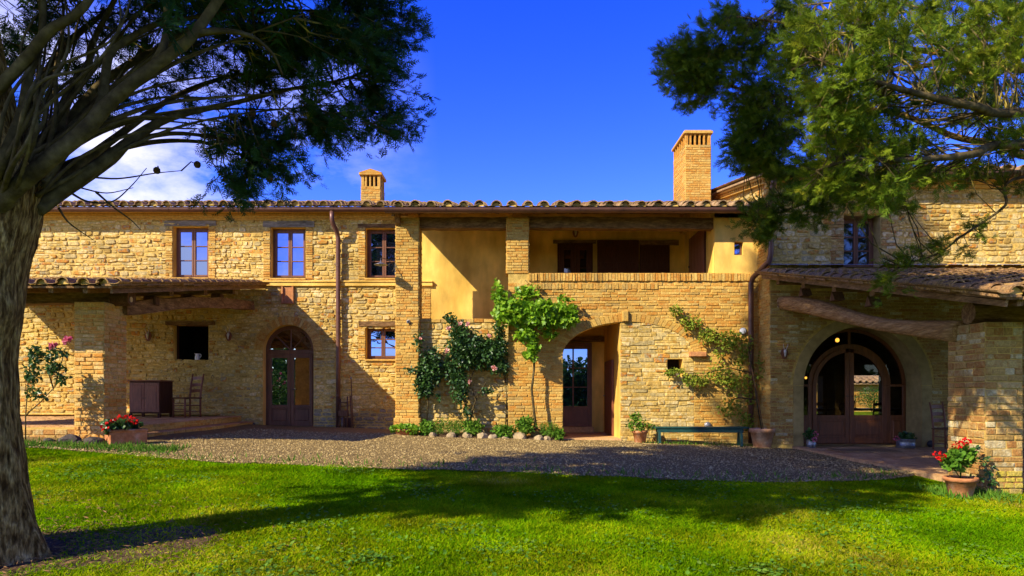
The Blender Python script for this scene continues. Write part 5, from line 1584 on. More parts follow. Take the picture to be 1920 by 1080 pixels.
def scatter(name, shape, pos, dirs, roll, size, m, parent, local=False, kind=None):
    v, f = SHAPES[shape]
    n = len(pos)
    Rm = frames(np.asarray(dirs, dtype=np.float64), np.asarray(roll))
    P = np.einsum('nij,kj->nki', Rm, v) * np.asarray(size)[:, None, None] + np.asarray(pos)[:, None, :]
    if parent is not None and not local: P = P - np.array(ORG[parent.name])
    Fi = (f[None, :, :] + (np.arange(n) * len(v))[:, None, None]).reshape(-1, 3)
    rn = np.repeat(nr.random(n), len(f))
    me = np_mesh(name, P.reshape(-1, 3), Fi.ravel(), np.arange(len(Fi)) * 3, rn)
    me.materials.append(m)
    o = link(bpy.data.objects.new(name, me), parent)
    if kind: o['kind'] = kind
    return o
LMESH = {}
def single_leaves(name, shape, pos, dirs, roll, size, m, parent):
    v, f = SHAPES[shape]
    key = (shape, m.name)
    if key not in LMESH:
        me = np_mesh(name, v, f.ravel(), np.arange(len(f)) * 3, np.zeros(len(f))); me.materials.append(m)
        LMESH[key] = me
    Rm = frames(np.asarray(dirs, dtype=np.float64), np.asarray(roll))
    org = ORG[parent.name]
    for i in range(len(pos)):
        o = bpy.data.objects.new(name, LMESH[key])
        col.objects.link(o); o.parent = parent
        mm = Matrix([[*Rm[i][0], 0], [*Rm[i][1], 0], [*Rm[i][2], 0], [0, 0, 0, 1]])
        o.matrix_local = Matrix.Translation(Vector(pos[i]) - org) @ mm @ Matrix.Scale(float(size[i]), 4)
def rose_flower(parent, p, s, m):
    p = np.array(p)
    n = 14
    d = nr.normal(size=(n, 3)); d[:, 1] -= .6; d[:, 2] += .4
    scatter('flower', 'petal', np.tile(p, (n, 1)) - np.array(ORG[parent.name]), d, nr.random(n) * 6.28, nr.uniform(.6, 1.0, n) * s, m, parent, True)
def blob(cx, cy, Y, rx, ry, rd, n):
    """points in an ellipsoid given by photograph column/row, depth and radii in metres"""
    d = nr.normal(size=(n, 3)); d /= np.linalg.norm(d, axis=1, keepdims=True)
    r = nr.random(n) ** (1 / 2.2)
    c = np.array([U(cx, Y), Y, V(cy, Y)])
    return c + d * r[:, None] * np.array([rx, rd, ry])
def leafy(parent, blobs, shape, size, m, singles=0, name='leaf', droop=-.2, front=.9, face=1.0):
    pts = np.concatenate([blob(*b) for b in blobs])
    n = len(pts)
    d = nr.normal(size=(n, 3)); d[:, 2] += droop; d[:, 1] -= front * .3
    roll = nr.normal(size=n) * .9 + face * 0
    sz = nr.uniform(size * .7, size * 1.3, n)
    if singles:
        order = np.argsort(pts[:, 1])
        a, b = order[:singles], order[singles:]
        single_leaves(name, shape, pts[a], d[a], roll[a], sz[a], m, parent)
        scatter('foliage', shape, pts[b], d[b], roll[b], sz[b], m, parent, kind='stuff')
    else:
        scatter('foliage', shape, pts, d, roll, sz, m, parent, kind='stuff')
    return pts
def stems(parent, lines, r0, m, name='stem', n=6):
    for ln in lines:
        mb = MB()
        k_ = len(ln)
        mb.tube(ln, [r0 * (1 - .6 * q / max(1, k_ - 1)) for q in range(k_)], n, jit=.08)
        mb.build(name, m, parent, True)
def PX(x, y, Y): return (U(x, Y), Y, V(y, Y))

# climbing roses on the stair bay wall
rs = thing('climbing_rose', 'dark climbing rose sprawling over the low stone wall between the brick piers', 'rose', (U(860, 16.2), 16.2, .55))
stems(rs, [[PX(879, 795, 16.2), PX(874, 760, 16.3), PX(872, 720, 16.3), PX(862, 660, 16.35), PX(850, 610, 16.4)],
           [PX(881, 795, 16.2), PX(888, 760, 16.2), PX(900, 735, 16.2), PX(912, 715, 16.25)],
           [PX(879, 795, 16.2), PX(892, 750, 16.15), PX(880, 715, 16.2), PX(900, 670, 16.3), PX(930, 630, 16.35)],
           [PX(878, 795, 16.2), PX(870, 750, 16.3), PX(850, 700, 16.35), PX(830, 660, 16.4)]], .022, M_limb)
leafy(rs, [(868, 655, 16.2, .45, .52, .28, 1500), (905, 660, 16.25, .48, .44, .25, 1400), (858, 618, 16.25, .25, .26, .15, 240), (842, 596, 16.3, .16, .14, .1, 80),
           (862, 725, 16.15, .24, .45, .18, 600), (873, 770, 16.1, .12, .18, .1, 70), (912, 733, 16.15, .18, .10, .1, 70), (935, 690, 16.2, .25, .18, .15, 180), (848, 690, 16.2, .25, .34, .18, 420), (930, 660, 16.2, .3, .4, .2, 500)],
      'rose', .085, M_rose, 200)
for p in ((842, 617), (862, 607), (878, 608), (839, 658), (928, 692), (881, 716)): rose_flower(rs, PX(p[0], p[1], 15.95), .085, M_pink)
r2 = thing('climbing_rose', 'smaller climbing rose hugging the brick pier by the lower window', 'rose', (U(795, 16.3), 16.3, .55))
stems(r2, [[PX(800, 800, 16.4), PX(803, 750, 16.4), PX(800, 700, 16.35), PX(790, 650, 16.25), PX(785, 625, 16.1)]], .018, M_limb)
leafy(r2, [(808, 690, 16.2, .32, .5, .2, 1050), (795, 720, 16.15, .24, .34, .15, 450), (785, 640, 16.05, .08, .25, .08, 80), (772, 695, 16.05, .18, .08, .08, 60), (800, 735, 16.2, .2, .12, .1, 90), (822, 745, 16.2, .1, .1, .1, 40)],
      'rose', .085, M_rose, 120)
for p in ((788, 636),): rose_flower(r2, PX(p[0], p[1], 15.95), .07, M_pink)
r3 = thing('climbing_rose', 'dark rose climber hanging down beside the grape vine', 'rose', (U(945, 16.3), 16.3, .55))
stems(r3, [[PX(948, 800, 16.45), PX(950, 740, 16.45), PX(945, 690, 16.4), PX(935, 640, 16.3), PX(932, 590, 16.2)]], .016, M_limb)
leafy(r3, [(938, 650, 16.15, .16, .40, .12, 420), (936, 610, 16.1, .14, .3, .12, 260), (940, 690, 16.15, .14, .16, .1, 120)], 'rose', .08, M_rose, 80)
for p in ((926, 690), (918, 630)): rose_flower(r3, PX(p[0], p[1], 15.95), .08, M_pink)

# grape vine
vn = thing('grape_vine', 'bright green grape vine with bare twisted trunk on the brick column', 'vine', (U(1003, 15.95), 15.95, gz(.5, 15.9)))
stems(vn, [[PX(1005, 806, 15.9), PX(1001, 770, 15.92), PX(997, 730, 15.95), PX(1001, 695, 15.98), PX(1002, 660, 16.0), PX(1000, 620, 16.0), PX(1000, 590, 16.05), PX(985, 555, 16.1)]], .034, M_limb, 'trunk', 8)
stems(vn, [[PX(1000, 620, 16.0), PX(980, 600, 16.0), PX(950, 590, 16.0), PX(932, 560, 16.05), PX(930, 540, 16.1)], [PX(1000, 610, 16.0), PX(1030, 590, 16.0), PX(1060, 585, 16.05), PX(1080, 600, 16.1)],
           [PX(1000, 595, 16.0), PX(1010, 565, 16.05), PX(1000, 540, 16.1), PX(985, 525, 16.1)]], .014, M_limb)
leafy(vn, [(960, 585, 15.85, .46, .32, .28, 760), (1015, 588, 15.8, .50, .32, .30, 860), (1055, 592, 15.85, .40, .30, .24, 560), (1000, 650, 15.85, .16, .36, .14, 170), (985, 625, 15.85, .26, .2, .17, 170),
           (938, 555, 15.9, .18, .26, .14, 120), (985, 548, 16.0, .34, .18, .14, 130), (932, 528, 16.0, .06, .1, .05, 12), (988, 665, 15.85, .12, .1, .1, 30), (1030, 625, 15.9, .2, .12, .1, 50), (1060, 560, 16.0, .2, .1, .1, 25)],
      'vine', .105, M_vine, 290, 'leaf', -.5, 1.6)
leafy(vn, [(935, 545, 16.0, .18, .14, .1, 26), (1000, 535, 16.1, .2, .06, .05, 16)], 'vine', .08, M_creep, 0)

# climber on the right of the loggia wall, growing from a big pot
cl = thing('climbing_plant', 'sparse reddish-green climber trained diagonally over brick wall above bench', 'climber', (U(1424, 15.6), 15.55, .90))
cl_lines = [[PX(1428, 805, 15.55), PX(1420, 760, 15.7), PX(1412, 700, 15.85), PX(1402, 640, 15.95), PX(1395, 620, 16.0)],
            [PX(1402, 640, 15.98), PX(1370, 635, 16.05), PX(1335, 620, 16.1), PX(1300, 600, 16.12), PX(1262, 574, 16.12)],
            [PX(1412, 700, 15.9), PX(1370, 690, 16.0), PX(1320, 700, 16.08), PX(1270, 700, 16.1), PX(1250, 698, 16.12)],
            [PX(1418, 750, 15.8), PX(1385, 745, 15.95), PX(1362, 755, 16.05), PX(1352, 770, 16.05)]]
stems(cl, cl_lines, .017, M_limb)
leafy(cl, [(1268, 582, 16.08, .18, .13, .06, 110), (1295, 605, 16.08, .28, .19, .08, 200), (1330, 630, 16.06, .3, .19, .09, 250), (1370, 638, 16.0, .34, .24, .1, 300), (1400, 650, 15.95, .2, .3, .08, 110),
           (1268, 697, 16.08, .25, .10, .05, 100), (1305, 712, 16.06, .36, .18, .08, 280), (1350, 700, 16.04, .34, .28, .09, 220), (1378, 720, 16.0, .28, .38, .1, 200), (1370, 765, 16.0, .33, .28, .1, 190), (1400, 790, 15.95, .22, .22, .1, 110), (1392, 675, 15.98, .2, .32, .1, 120), (1405, 730, 15.95, .16, .4, .1, 110), (1350, 665, 16.05, .22, .14, .06, 50),
           (1255, 699, 16.05, .12, .12, .05, 30), (1425, 690, 15.85, .12, .5, .08, 60)], 'rose', .075, M_creep, 250)
stk = thing('plant_stake', 'thin pale cane stake leaning in the big terracotta pot', 'stake', (U(1430, 15.5), 15.5, .85))
MB().tube([(.03, .0, -.2), (-.05, .1, .5), (-.13, .24, 1.1), (-.20, .36, 1.7)], [.010, .009, .008, .007], 6).build('cane', M_oldwood, stk, True, True)

big = pot('large chalky terracotta pot at the foot of the right downpipe', (U(1429, 15.5), 15.5, gz(5.6, 15.5) + .0), .265, .46, M_terrapale)
sm = pot('medium terracotta pot with leafy shrub left of the green bench', (U(1200, 15.75), 15.75, gz(2.9, 15.75)), .17, .31, M_terra)
bw_ = pot('low terracotta bowl with bright green plant at foot of pier', (U(761, 15.8), 15.8, gz(-2.5, 15.8)), .27, .17, M_terra, style='bowl')
gp = pot('terracotta pot with red geranium before the dappled pillar', (U(1801, 8.75), 8.75, gz(5.75, 8.75) + .0), .185, .25, M_terra)
z1 = pot('small zinc pot with geranium left of the wide arched door', (U(1521, 15.25), 15.25, TZ + .002), .10, .22, M_zinc, name='zinc_pot', style='can')
z2 = pot('wide zinc pot with geranium right of the wide arched door', (U(1698, 15.2), 15.2, TZ + .002), .19, .20, M_zinc, name='zinc_pot', style='can')
def shrub(name, label, cat, base, blobs, shape, size, m, flowers=(), fm=None, fs=.05, group=None, stem=6, singles=0):
    t = thing(name, label, cat, base, 0, group)
    pts = leafy(t, blobs, shape, size, m, singles)
    ln = []
    for q in range(stem):
        p = pts[rng.randrange(len(pts))]
        ln.append([base, ((base[0] + p[0]) / 2, (base[1] + p[1]) / 2, base[2] * .4 + p[2] * .6), tuple(p)])
    stems(t, ln, .008, M_herb)
    for p in flowers: rose_flower(t, p, fs, fm)
    return t
shrub('potted_shrub', 'loose green shrub growing in the pot beside the bench', 'shrub', (U(1200, 15.75), 15.75, gz(2.9, 15.75) + .28), [(1195, 795, 15.7, .24, .18, .2, 220), (1190, 780, 15.7, .14, .1, .1, 60), (1220, 800, 15.7, .14, .12, .1, 60)], 'rose', .07, M_herb)
shrub('potted_herb', 'bright green low herb filling the terracotta bowl', 'herb', (U(761, 15.8), 15.8, gz(-2.5, 15.8) + .15), [(760, 803, 15.75, .36, .10, .25, 620), (775, 806, 15.7, .2, .1, .2, 200)], 'round', .06, M_vine)
def flower_head(p, r, n=14):
    a = nr.normal(size=(n, 3)); a /= np.linalg.norm(a, axis=1, keepdims=True)
    return [tuple(np.array(p) + q * r) for q in a]
def geranium(label, base, blobs, heads, size=.06, m=M_herb, hs=.05, fm=M_red):
    t = thing('geranium', label, 'geranium', base)
    leafy(t, blobs, 'round', size, m, 40, 'leaf', .2)
    for h in heads:
        stems(t, [[base, ((base[0] + h[0]) / 2, (base[1] + h[1]) / 2, (base[2] + h[2] * 2) / 3), h]], .005, M_herb, 'stalk')
        pts = np.array(flower_head(h, hs, 26))
        d = pts - np.array(h)
        scatter('flower_head', 'round', pts, d + 1e-4, nr.random(len(pts)) * 6, nr.uniform(.6, 1, len(pts)) * hs * 1.1, fm, t)
    return t
geranium('red geranium in the terracotta pot before the dappled pillar', (U(1801, 8.75), 8.75, gz(5.75, 8.75) + .23), [(1797, 860, 8.7, .19, .11, .16, 260), (1808, 852, 8.7, .14, .1, .12, 80), (1785, 870, 8.65, .12, .08, .1, 60)],
         [PX(1766, 857, 8.55), PX(1758, 852, 8.6), PX(1793, 836, 8.6), PX(1805, 832, 8.65), PX(1812, 829, 8.7)], .065, M_herb, .032)
geranium('geranium in the small zinc pot left of the arched door', (U(1521, 15.25), 15.25, TZ + .21), [(1520, 816, 15.2, .13, .13, .12, 120)], [PX(1529, 814, 15.05), PX(1528, 824, 15.05)], .06, M_rose, .035, M_mag)
geranium('geranium in the wide zinc pot right of the arched door', (U(1698, 15.2), 15.2, TZ + .19), [(1700, 818, 15.2, .20, .10, .16, 170)], [PX(1681, 822, 15.0)], .06, M_rose, .035, M_mag)
# rectangular planter with geraniums
pt = thing('planter_box', 'rectangular terracotta planter box at the foot of the brick pillar', 'planter', (U(233, 11.5), 11.55, gz(-6.6, 11.5) - .01), R(-48))
MB().bbox(-.20, .20, -.28, .28, 0, .262, .014).bbox(-.212, .212, -.292, .292, .225, .27, .012).build('body', M_terra, pt, False, True)
MB().lathe([(.03, 0), (.028, .012), (0, .016)], 12).build('rosette', M_terra, pt, True, True).matrix_local = Matrix.Translation((0, -.28, .12)) @ Matrix.Rotation(R(90), 4, 'X')
MB().box(-.18, .18, -.26, .26, .24, .274).build('soil', M_earth, pt, False, True)
geranium('red geraniums spilling over the rectangular terracotta planter', (U(233, 11.5), 11.55, gz(-6.6, 11.5) + .25), [(225, 797, 11.45, .26, .09, .18, 260), (208, 803, 11.3, .12, .10, .1, 80), (250, 797, 11.55, .12, .08, .1, 60)],
         [PX(198, 800, 11.2), PX(206, 795, 11.3), PX(223, 786, 11.4), PX(240, 785, 11.45), PX(251, 788, 11.45)], .07, M_rose, .042)

# flower bed in front of the stair bay: edging stones and herbs
def rock(name, label, cat, loc, s, m, group):
    t = bpy.data.objects.new(name, None)
    b = bmesh.new()
    bmesh.ops.create_icosphere(b, subdivisions=2, radius=1)
    for v in b.verts:
        q = v.co
        f = 1 + .22 * math.sin(q.x * 3.1 + loc[0] * 7) * math.cos(q.y * 2.7 + loc[0] * 3) + rng.uniform(-.07, .07)
        v.co = Vector((q.x * s[0], q.y * s[1], q.z * s[2])) * f
    me = bpy.data.meshes.new(name)
    b.to_mesh(me); b.free(); me.materials.append(m)
    o = bpy.data.objects.new(name, me)
    col.objects.link(o); o.location = loc; o.rotation_euler = (0, 0, rng.uniform(0, 6))
    return tag(o, label, cat, group)
edge = [(812, 811, .14), (846, 808, .17), (876, 809, .16), (905, 808, .18), (924, 808, .13), (947, 811, .10), (975, 810, .20), (1010, 811, .15), (1026, 809, .13)]
for i, (x, y, s) in enumerate(edge):
    Y = 15.65
    side = ['squat pale edging stone next to the low bowl, first of the flower bed row', 'tall grey-white edging stone, second in the flower bed row', 'tan edging stone below the rose stem in the flower bed row',
            'rounded cream edging stone right of the rose stem', 'narrow upright cream stone midway along the flower bed', 'smallest edging stone half buried in herbs', 'broadest pale stone left of the vine trunk', 'yellowish edging stone under the vine trunk', 'last square pale stone before the entrance'][i]
    rock('edging_stone', side, 'stone', (U(x, Y), Y + rng.uniform(-.05, .05), gz(U(x, Y), Y) + s * .22), (s * rng.uniform(.8, 1), s * .7, s * .66), M_rock, 'edging stones of the flower bed')
bed = MB()
bx = lin(U(787, 15.8), U(1050, 15.8), 20)
bed.add([(x, y, gz(x, y) + (.06 if y > 15.7 else .01) + rng.uniform(0, .03)) for y in (15.6, 15.8, 16.2, 16.6) for x in bx], [[j * 21 + i, j * 21 + i + 1, (j + 1) * 21 + i + 1, (j + 1) * 21 + i] for j in range(3) for i in range(20)])
tag(bed.build('flower_bed', M_earth, None, True), kind='structure')
hb_l = ['herb clump by the pier at the start of the flower bed', 'feathery herb clump behind the second edging stone', 'tall herb clump left of the rose stem', 'bright herb clump just right of the rose stem', 'low herb clump spilling between the pale stones', 'dark herb clump left of the vine trunk', 'spreading herb clump right of the vine trunk beside the entrance', 'grassy clump at the corner of the entrance']
hb_s = [(800, 800, .16, .13), (825, 797, .26, .15), (855, 800, .22, .16), (886, 800, .22, .15), (945, 807, .24, .12), (985, 796, .22, .17), (1030, 803, .22, .14), (1047, 812, .10, .08)]
for lb, (x, y, rx, ry) in zip(hb_l, hb_s):
    Y = 15.95
    shrub('herb_clump', lb, 'herb', (U(x, Y), Y, gz(U(x, Y), Y) + .05), [(x, y, Y, rx * 1.1, ry * 1.1, .2, 460), (x, y + 9, Y - .25, rx * .9, ry * .5, .1, 110)], 'narrow' if rng.random() < .5 else 'rose', .08, M_herb, group='herbs of the flower bed', stem=3)

# rose shrub at the far left, in front of the porch, and others of the same row outside the frame
def rose_bush(label, x, y, h, w, n, fl, m=M_rose, fm=M_mag):
    z0 = gz(x, y)
    t = thing('rose_bush', label, 'rose', (x, y, z0), 0, 'roses before the porch')
    ln = []
    for q in range(8):
        a = rng.uniform(0, 6.28)
        ln.append([(x, y, z0), (x + .3 * w * math.cos(a), y + .3 * w * math.sin(a), z0 + h * .5), (x + w * .8 * math.cos(a), y + w * .8 * math.sin(a), z0 + h * rng.uniform(.75, 1))])
    stems(t, ln, .012, M_herb)
    c = np.array([x, y, z0 + h * .62])
    d = nr.normal(size=(n, 3)); d /= np.linalg.norm(d, axis=1, keepdims=True)
    pts = c + d * (nr.random(n) ** .45)[:, None] * np.array([w, w, h * .42])
    dd = nr.normal(size=(n, 3))
    scatter('foliage', 'rose', pts, dd, nr.normal(size=n), nr.uniform(.05, .10, n), m, t, kind='stuff')
    for q in range(fl):
        p = pts[rng.randrange(n)]
        if p[2] > z0 + h * .6: rose_flower(t, tuple(p + np.array([0, 0, .05])), .085, fm)
    return t
rb = thing('rose_shrub', 'leggy pink rose shrub beside the big tree trunk', 'rose', (U(50, 11.42), 10.4, gz(-8.0, 11.42)))
stems(rb, [[PX(48, 780, 11.42), PX(56, 771, 11.42), PX(75, 755, 11.42), PX(100, 728, 11.42), PX(120, 705, 11.42)], [PX(100, 728, 11.42), PX(88, 690, 11.42), PX(95, 655, 11.42)], [PX(48, 830, 11.42), PX(48, 780, 11.42), PX(54, 700, 11.42), PX(60, 650, 11.42)],
           [PX(105, 720, 11.42), PX(112, 690, 11.42), PX(124, 650, 11.42)]], .012, M_limb)
leafy(rb, [(68, 665, 11.38, .14, .17, .15, 130), (62, 700, 11.38, .12, .25, .15, 140), (98, 665, 11.38, .12, .12, .1, 60), (105, 690, 11.38, .18, .12, .12, 110), (118, 660, 11.38, .08, .1, .08, 30), (115, 710, 11.38, .13, .08, .1, 50), (75, 740, 11.38, .12, .08, .1, 40), (60, 735, 11.38, .08, .1, .1, 30)], 'rose', .075, M_rose, 60)
for p in ((98, 650), (126, 638)): rose_flower(rb, PX(p[0], p[1], 11.34), .10, M_mag)
for q, (x, y) in enumerate(((-8.7, 8.2), (-9.8, 8.5), (-11.0, 8.2))):
    rose_bush(['dense pink rose bush reflected in the small arched door', 'second pink rose bush of the row reflected in the arched door', 'farthest pink rose bush of the row behind the tree'][q], x, y, 1.75, .75, 1500, 26, M_hedge)
# dark rocks by the pillar foot
for q, (x, y, s) in enumerate(((130, 829, .20), (176, 831, .17), (92, 832, .14), (152, 836, .09))):
    rock('dark_rock', ['big dark rock in the weeds left of the planter', 'dark rock just left of the terracotta planter', 'dark rock nearest the tree trunk', 'small dark rock between two larger ones'][q], 'rock', (U(x, 11.3), 11.3, gz(-7, 11.3) + s * .25), (s, s * .8, s * .55), M_rockd, 'dark rocks by the brick pillar')
# ivy on the right pillar
iv = thing('ivy', 'thin ivy strand trailing on the dappled pillar behind the geranium', 'ivy', (U(1850, 8.9), 8.92, .2))
stems(iv, [[PX(1826, 838, 8.94), PX(1842, 858, 8.93), PX(1855, 880, 8.92), PX(1858, 910, 8.9)]], .005, M_limb)
leafy(iv, [(1830, 845, 8.92, .05, .07, .02, 16), (1845, 862, 8.91, .07, .06, .02, 20), (1857, 885, 8.9, .05, .12, .03, 34), (1860, 905, 8.88, .06, .06, .04, 20), (1832, 898, 8.8, .10, .04, .06, 30)], 'rose', .055, M_rose, 30)
# door mat
dm = MB().bbox(U(1560, 14.5), U(1672, 14.5), 14.1, 14.75, TZ + .004, TZ + .022, .006).build('door_mat', M_mat, None)
tag(dm, 'tan coir mat lying before the wide arched glass door', 'mat')

# things in the dining room and behind the house, seen through the arched door
tb = thing('dining_table', 'dark dining table silhouetted inside the arched glass door', 'table', (9.2, 18.6, .36))
MB().bbox(-1.6, 1.6, -.45, .45, .74, .79, .01).build('tabletop', M_darkwood, tb, False, True)
for sx in (-1, 1):
    for sy in (-1, 1): MB().bbox(sx * 1.5 - .04, sx * 1.5 + .04, sy * .38 - .04, sy * .38 + .04, 0, .74, .006).build('leg', M_darkwood, tb, False, True)
for q, x in enumerate((8.0, 8.7, 9.6, 10.3)):
    chair(['dark dining chair at the near left end of the table', 'dark dining chair second from the left inside the room', 'dark dining chair third from the left inside the room', 'dark dining chair farthest right inside the room'][q], (x, 18.0, .36), R(180), M_darkwood, 'dining chairs behind the glass')
ch = thing('candelabrum', 'thin black candelabrum standing on the dining table', 'candle holder', (9.35, 18.6, 1.152))
MB().lathe([(.06, 0), (.05, .012), (.010, .03), (.009, .26), (0, .27)], 10).tube([(-.10, 0, .27), (-.10, 0, .2), (0, 0, .16), (.10, 0, .2), (.10, 0, .27)], .007, 6).build('stand', M_iron, ch, False, True)
for x in (-.10, 0, .10): MB().tube([(x, 0, .26), (x, 0, .38)], .011, 8).build('candle', M_white, ch, False, True)
def wall_lamp(label, x, y, z):
    t = thing('room_lamp', label, 'lamp', (x, y, z))
    MB().lathe([(0, 0), (.04, .02), (.05, .06), (.035, .10), (0, .115)], 14).build('bulb', M_bulb, t, True, True)
    MB().tube([(0, 0, .11), (0, 0, .30)], .008, 6).build('stem', M_iron, t, False, True)
    return t
wall_lamp('glowing amber lamp hanging high inside the arched door', U(1570, 17.4), 17.4, V(642, 17.4))
wall_lamp('smaller glowing amber lamp at the left edge of the arched door', U(1511, 17.2), 17.2, V(711, 17.2)).scale = (.6, .6, .6)
ob = thing('outbuilding', 'sunlit brick outbuilding with tiled roof glimpsed through the arched door', 'building', (22, 40, .4))
o_ = MB().box(17, 27, 40, 46, .2, 2.05).build('wall', M_brick, ob)
lay(o_, 'brick', face_front(40), rows(.4, 2.0, make_free(18.6, 23), (.10, .12), (.3, .45), False), M_brick, 'brick', .02, (.01, .03), 120)
mb = MB(); deck(mb, 16.6, 27.4, 39.6, 2.1, 43, .3); orf = mb.build('roof', M_tile, ob)
tiles(orf, 16.7, 27.3, 39.55, 2.12, .3, .9, .36, M_tile, .22, keep=60)
rose_bush('round green bush before the sunlit brick outbuilding', 19.8, 37.5, 1.5, .9, 1400, 0, M_hedge)
bpy.data.objects['rose_bush.003']['group'] = 'bushes behind the house'
bpy.data.objects['rose_bush.003']['category'] = 'bush'
bpy.data.objects['rose_bush.003'].name = 'garden_bush'

# ------------------------------------------------------------------ trees
def catmull(P, n):
    P = [np.array(p, dtype=float) for p in P]
    Q = [2 * P[0] - P[1]] + P + [2 * P[-1] - P[-2]]
    out = []
    for i in range(1, len(Q) - 2):
        for k_ in range(n):
            t = k_ / n
            a, b, c, d = Q[i - 1], Q[i], Q[i + 1], Q[i + 2]
            out.append(.5 * (2 * b + (c - a) * t + (2 * a - 5 * b + 4 * c - d) * t * t + (3 * b - a - 3 * c + d) * t ** 3))
    out.append(P[-1])
    return out
class Tree:
    def __init__(s, t):
        s.t = t; s.pts = []; s.tw = MB(); s.sp = []; s.sd = []; s.ss = []
    def limb(s, P, r0, r1, m, name='limb', n=6, sides=8, reg=True, jit=.05):
        L_ = catmull(P, n)
        k_ = len(L_)
        rad = [r0 + (r1 - r0) * (q / (k_ - 1)) ** .8 for q in range(k_)]
        MB().tube(L_, rad, sides, jit=jit).build(name, m, s.t, True)
        if reg: s.pts += [(p, r) for p, r in zip(L_, rad)][k_ // 5:]
        return L_
    def twig(s, a, b, r, sag=.0):
        a, b = np.array(a, dtype=float), np.array(b, dtype=float)
        d = b - a
        ln = np.linalg.norm(d)
        perp = nr.normal(size=3) * ln * .10
        P = [a, a + d * .35 + perp + np.array([0, 0, -sag * .5]), a + d * .7 + perp * .6 + np.array([0, 0, -sag * .3]), b]
        s.tw.tube(P, [r, r * .8, r * .55, r * .25], 4, False)
        return P
    def cluster(s, c, size, nsp, spray, out, bare=0.0, connect=True, r=.007, flat=.55):
        """branchlet ending in c, hung with sprays"""
        c = np.array(c, dtype=float)
        A = np.array([p for p, _ in s.pts])
        dist = np.linalg.norm(A - c, axis=1)
        # prefer attachment points that lie inwards
        i = int(np.argmin(dist + nr.random(len(A)) * .35))
        a = A[i]
        d = c - a
        ln = np.linalg.norm(d) + 1e-6
        d = d / ln
        if connect: s.twig(a, c, r * (1 + .5 * min(ln, 2.0)), .04 * ln)
        d = d * .6 + np.array(out) * .7
        d /= np.linalg.norm(d)
        nb = max(3, nsp // 7)
        for q in range(nb):
            bd = d + nr.normal(size=3) * .55
            bd[2] *= flat
            bd[2] -= .10
            bd /= np.linalg.norm(bd)
            bl = size * nr.uniform(.55, 1.1)
            e = c + bd * bl
            s0 = c - d * size * .2 * nr.random()
            s.twig(s0, e, r * .55, .02)
            k_ = 10
            t = nr.uniform(.15, 1.05, k_)
            pos = s0 + (e - s0) * t[:, None] + nr.normal(size=(k_, 3)) * .025
            dr = bd + nr.normal(size=(k_, 3)) * .55
            if nr.random() > bare:
                s.sp.append(pos); s.sd.append(dr); s.ss.append(nr.uniform(.7, 1.25, k_) * spray)
    def finish(s, m, twm, name='crown'):
        s.tw.build('twigs', twm, s.t)['kind'] = 'stuff'
        pos, d, sz = np.concatenate(s.sp), np.concatenate(s.sd), np.concatenate(s.ss)
        scatter(name, 'spray', pos, d, nr.normal(size=len(pos)) * .8, sz, m, s.t, kind='stuff')

# --- left cypress
TX, TY = -4.12, 5.15
T1 = thing('cypress_tree', 'massive old cypress with leaning ridged trunk at the left edge', 'tree', (TX, TY, gz(TX, TY)))
# fluted trunk
zb0 = gz(TX, TY) - .1
mb = MB()
NS = 44
lev = [(zb0, .55, .0), (zb0 + .15, .49, .0), (zb0 + .4, .44, -.01), (zb0 + .8, .39, -.02), (zb0 + 1.2, .36, -.03), (zb0 + 1.6, .35, -.03), (zb0 + 2.0, .36, -.01), (zb0 + 2.35, .38, .02), (zb0 + 2.7, .43, .05), (zb0 + 3.0, .45, .07), (zb0 + 3.4, .36, -.03), (zb0 + 4.2, .28, -.12), (zb0 + 5.6, .24, -.2), (zb0 + 9, .18, -.3), (zb0 + 13, .10, -.5), (zb0 + 16.2, .03, -.6)]
fine = []
for i in range(len(lev) - 1):
    for q in range(6):
        t = q / 6
        fine.append(tuple(lev[i][j] + (lev[i + 1][j] - lev[i][j]) * t for j in range(3)))
fine.append(lev[-1])
for (z, r, ox) in fine:
    for k_ in range(NS):
        a = 2 * math.pi * k_ / NS
        h = z - zb0
        tw = a + .16 * h
        rr = r * (1 + .045 * math.sin(5 * tw + .8) + .035 * math.sin(9 * tw + 2 * math.sin(h)) + .022 * math.sin(17 * tw + h * 2) + rng.uniform(-.012, .012))
        if h < .5: rr *= 1 + .14 * (1 - h / .5) * math.sin(4 * a + 1)
        # knot on the viewer's side
        kd = math.hypot((h - 1.95) / .16, (math.atan2(math.sin(a + .35), math.cos(a + .35))) / .5)
        rr += .055 * math.exp(-kd * kd)
        mb.v.append((TX + ox + rr * math.cos(a), TY + rr * math.sin(a), z))
for i in range(len(fine) - 1):
    for k_ in range(NS):
        k2 = (k_ + 1) % NS
        mb.f.append([i * NS + k_, i * NS + k2, (i + 1) * NS + k2, (i + 1) * NS + k_]); mb.r.append(0)
mb.build('trunk', M_bark, T1, True)
t1 = Tree(T1)
def LP(L_): return [PX(*p) for p in L_]
t1.limb(LP([(-10, 400, 5.0), (20, 362, 4.9), (81, 309, 4.85), (163, 240, 4.85), (203, 195, 4.85), (260, 146, 4.85), (325, 98, 4.9), (366, 61, 4.9), (430, -30, 5.0), (520, -160, 5.2)]), .070, .028, M_limb, sides=10)
t1.limb(LP([(60, 400, 5.3), (110, 360, 5.4), (179, 313, 5.5), (244, 264, 5.7), (293, 232, 5.9), (337, 215, 6.0), (390, 203, 6.2), (447, 191, 6.4), (540, 168, 6.6), (640, 150, 6.9), (720, 120, 7.1)]), .062, .010, M_limb)
t1.limb(LP([(70, 395, 5.3), (138, 350, 5.5), (211, 301, 5.8), (252, 265, 6.0), (330, 250, 6.3), (420, 262, 6.6), (500, 290, 6.8)]), .05, .008, M_limb)
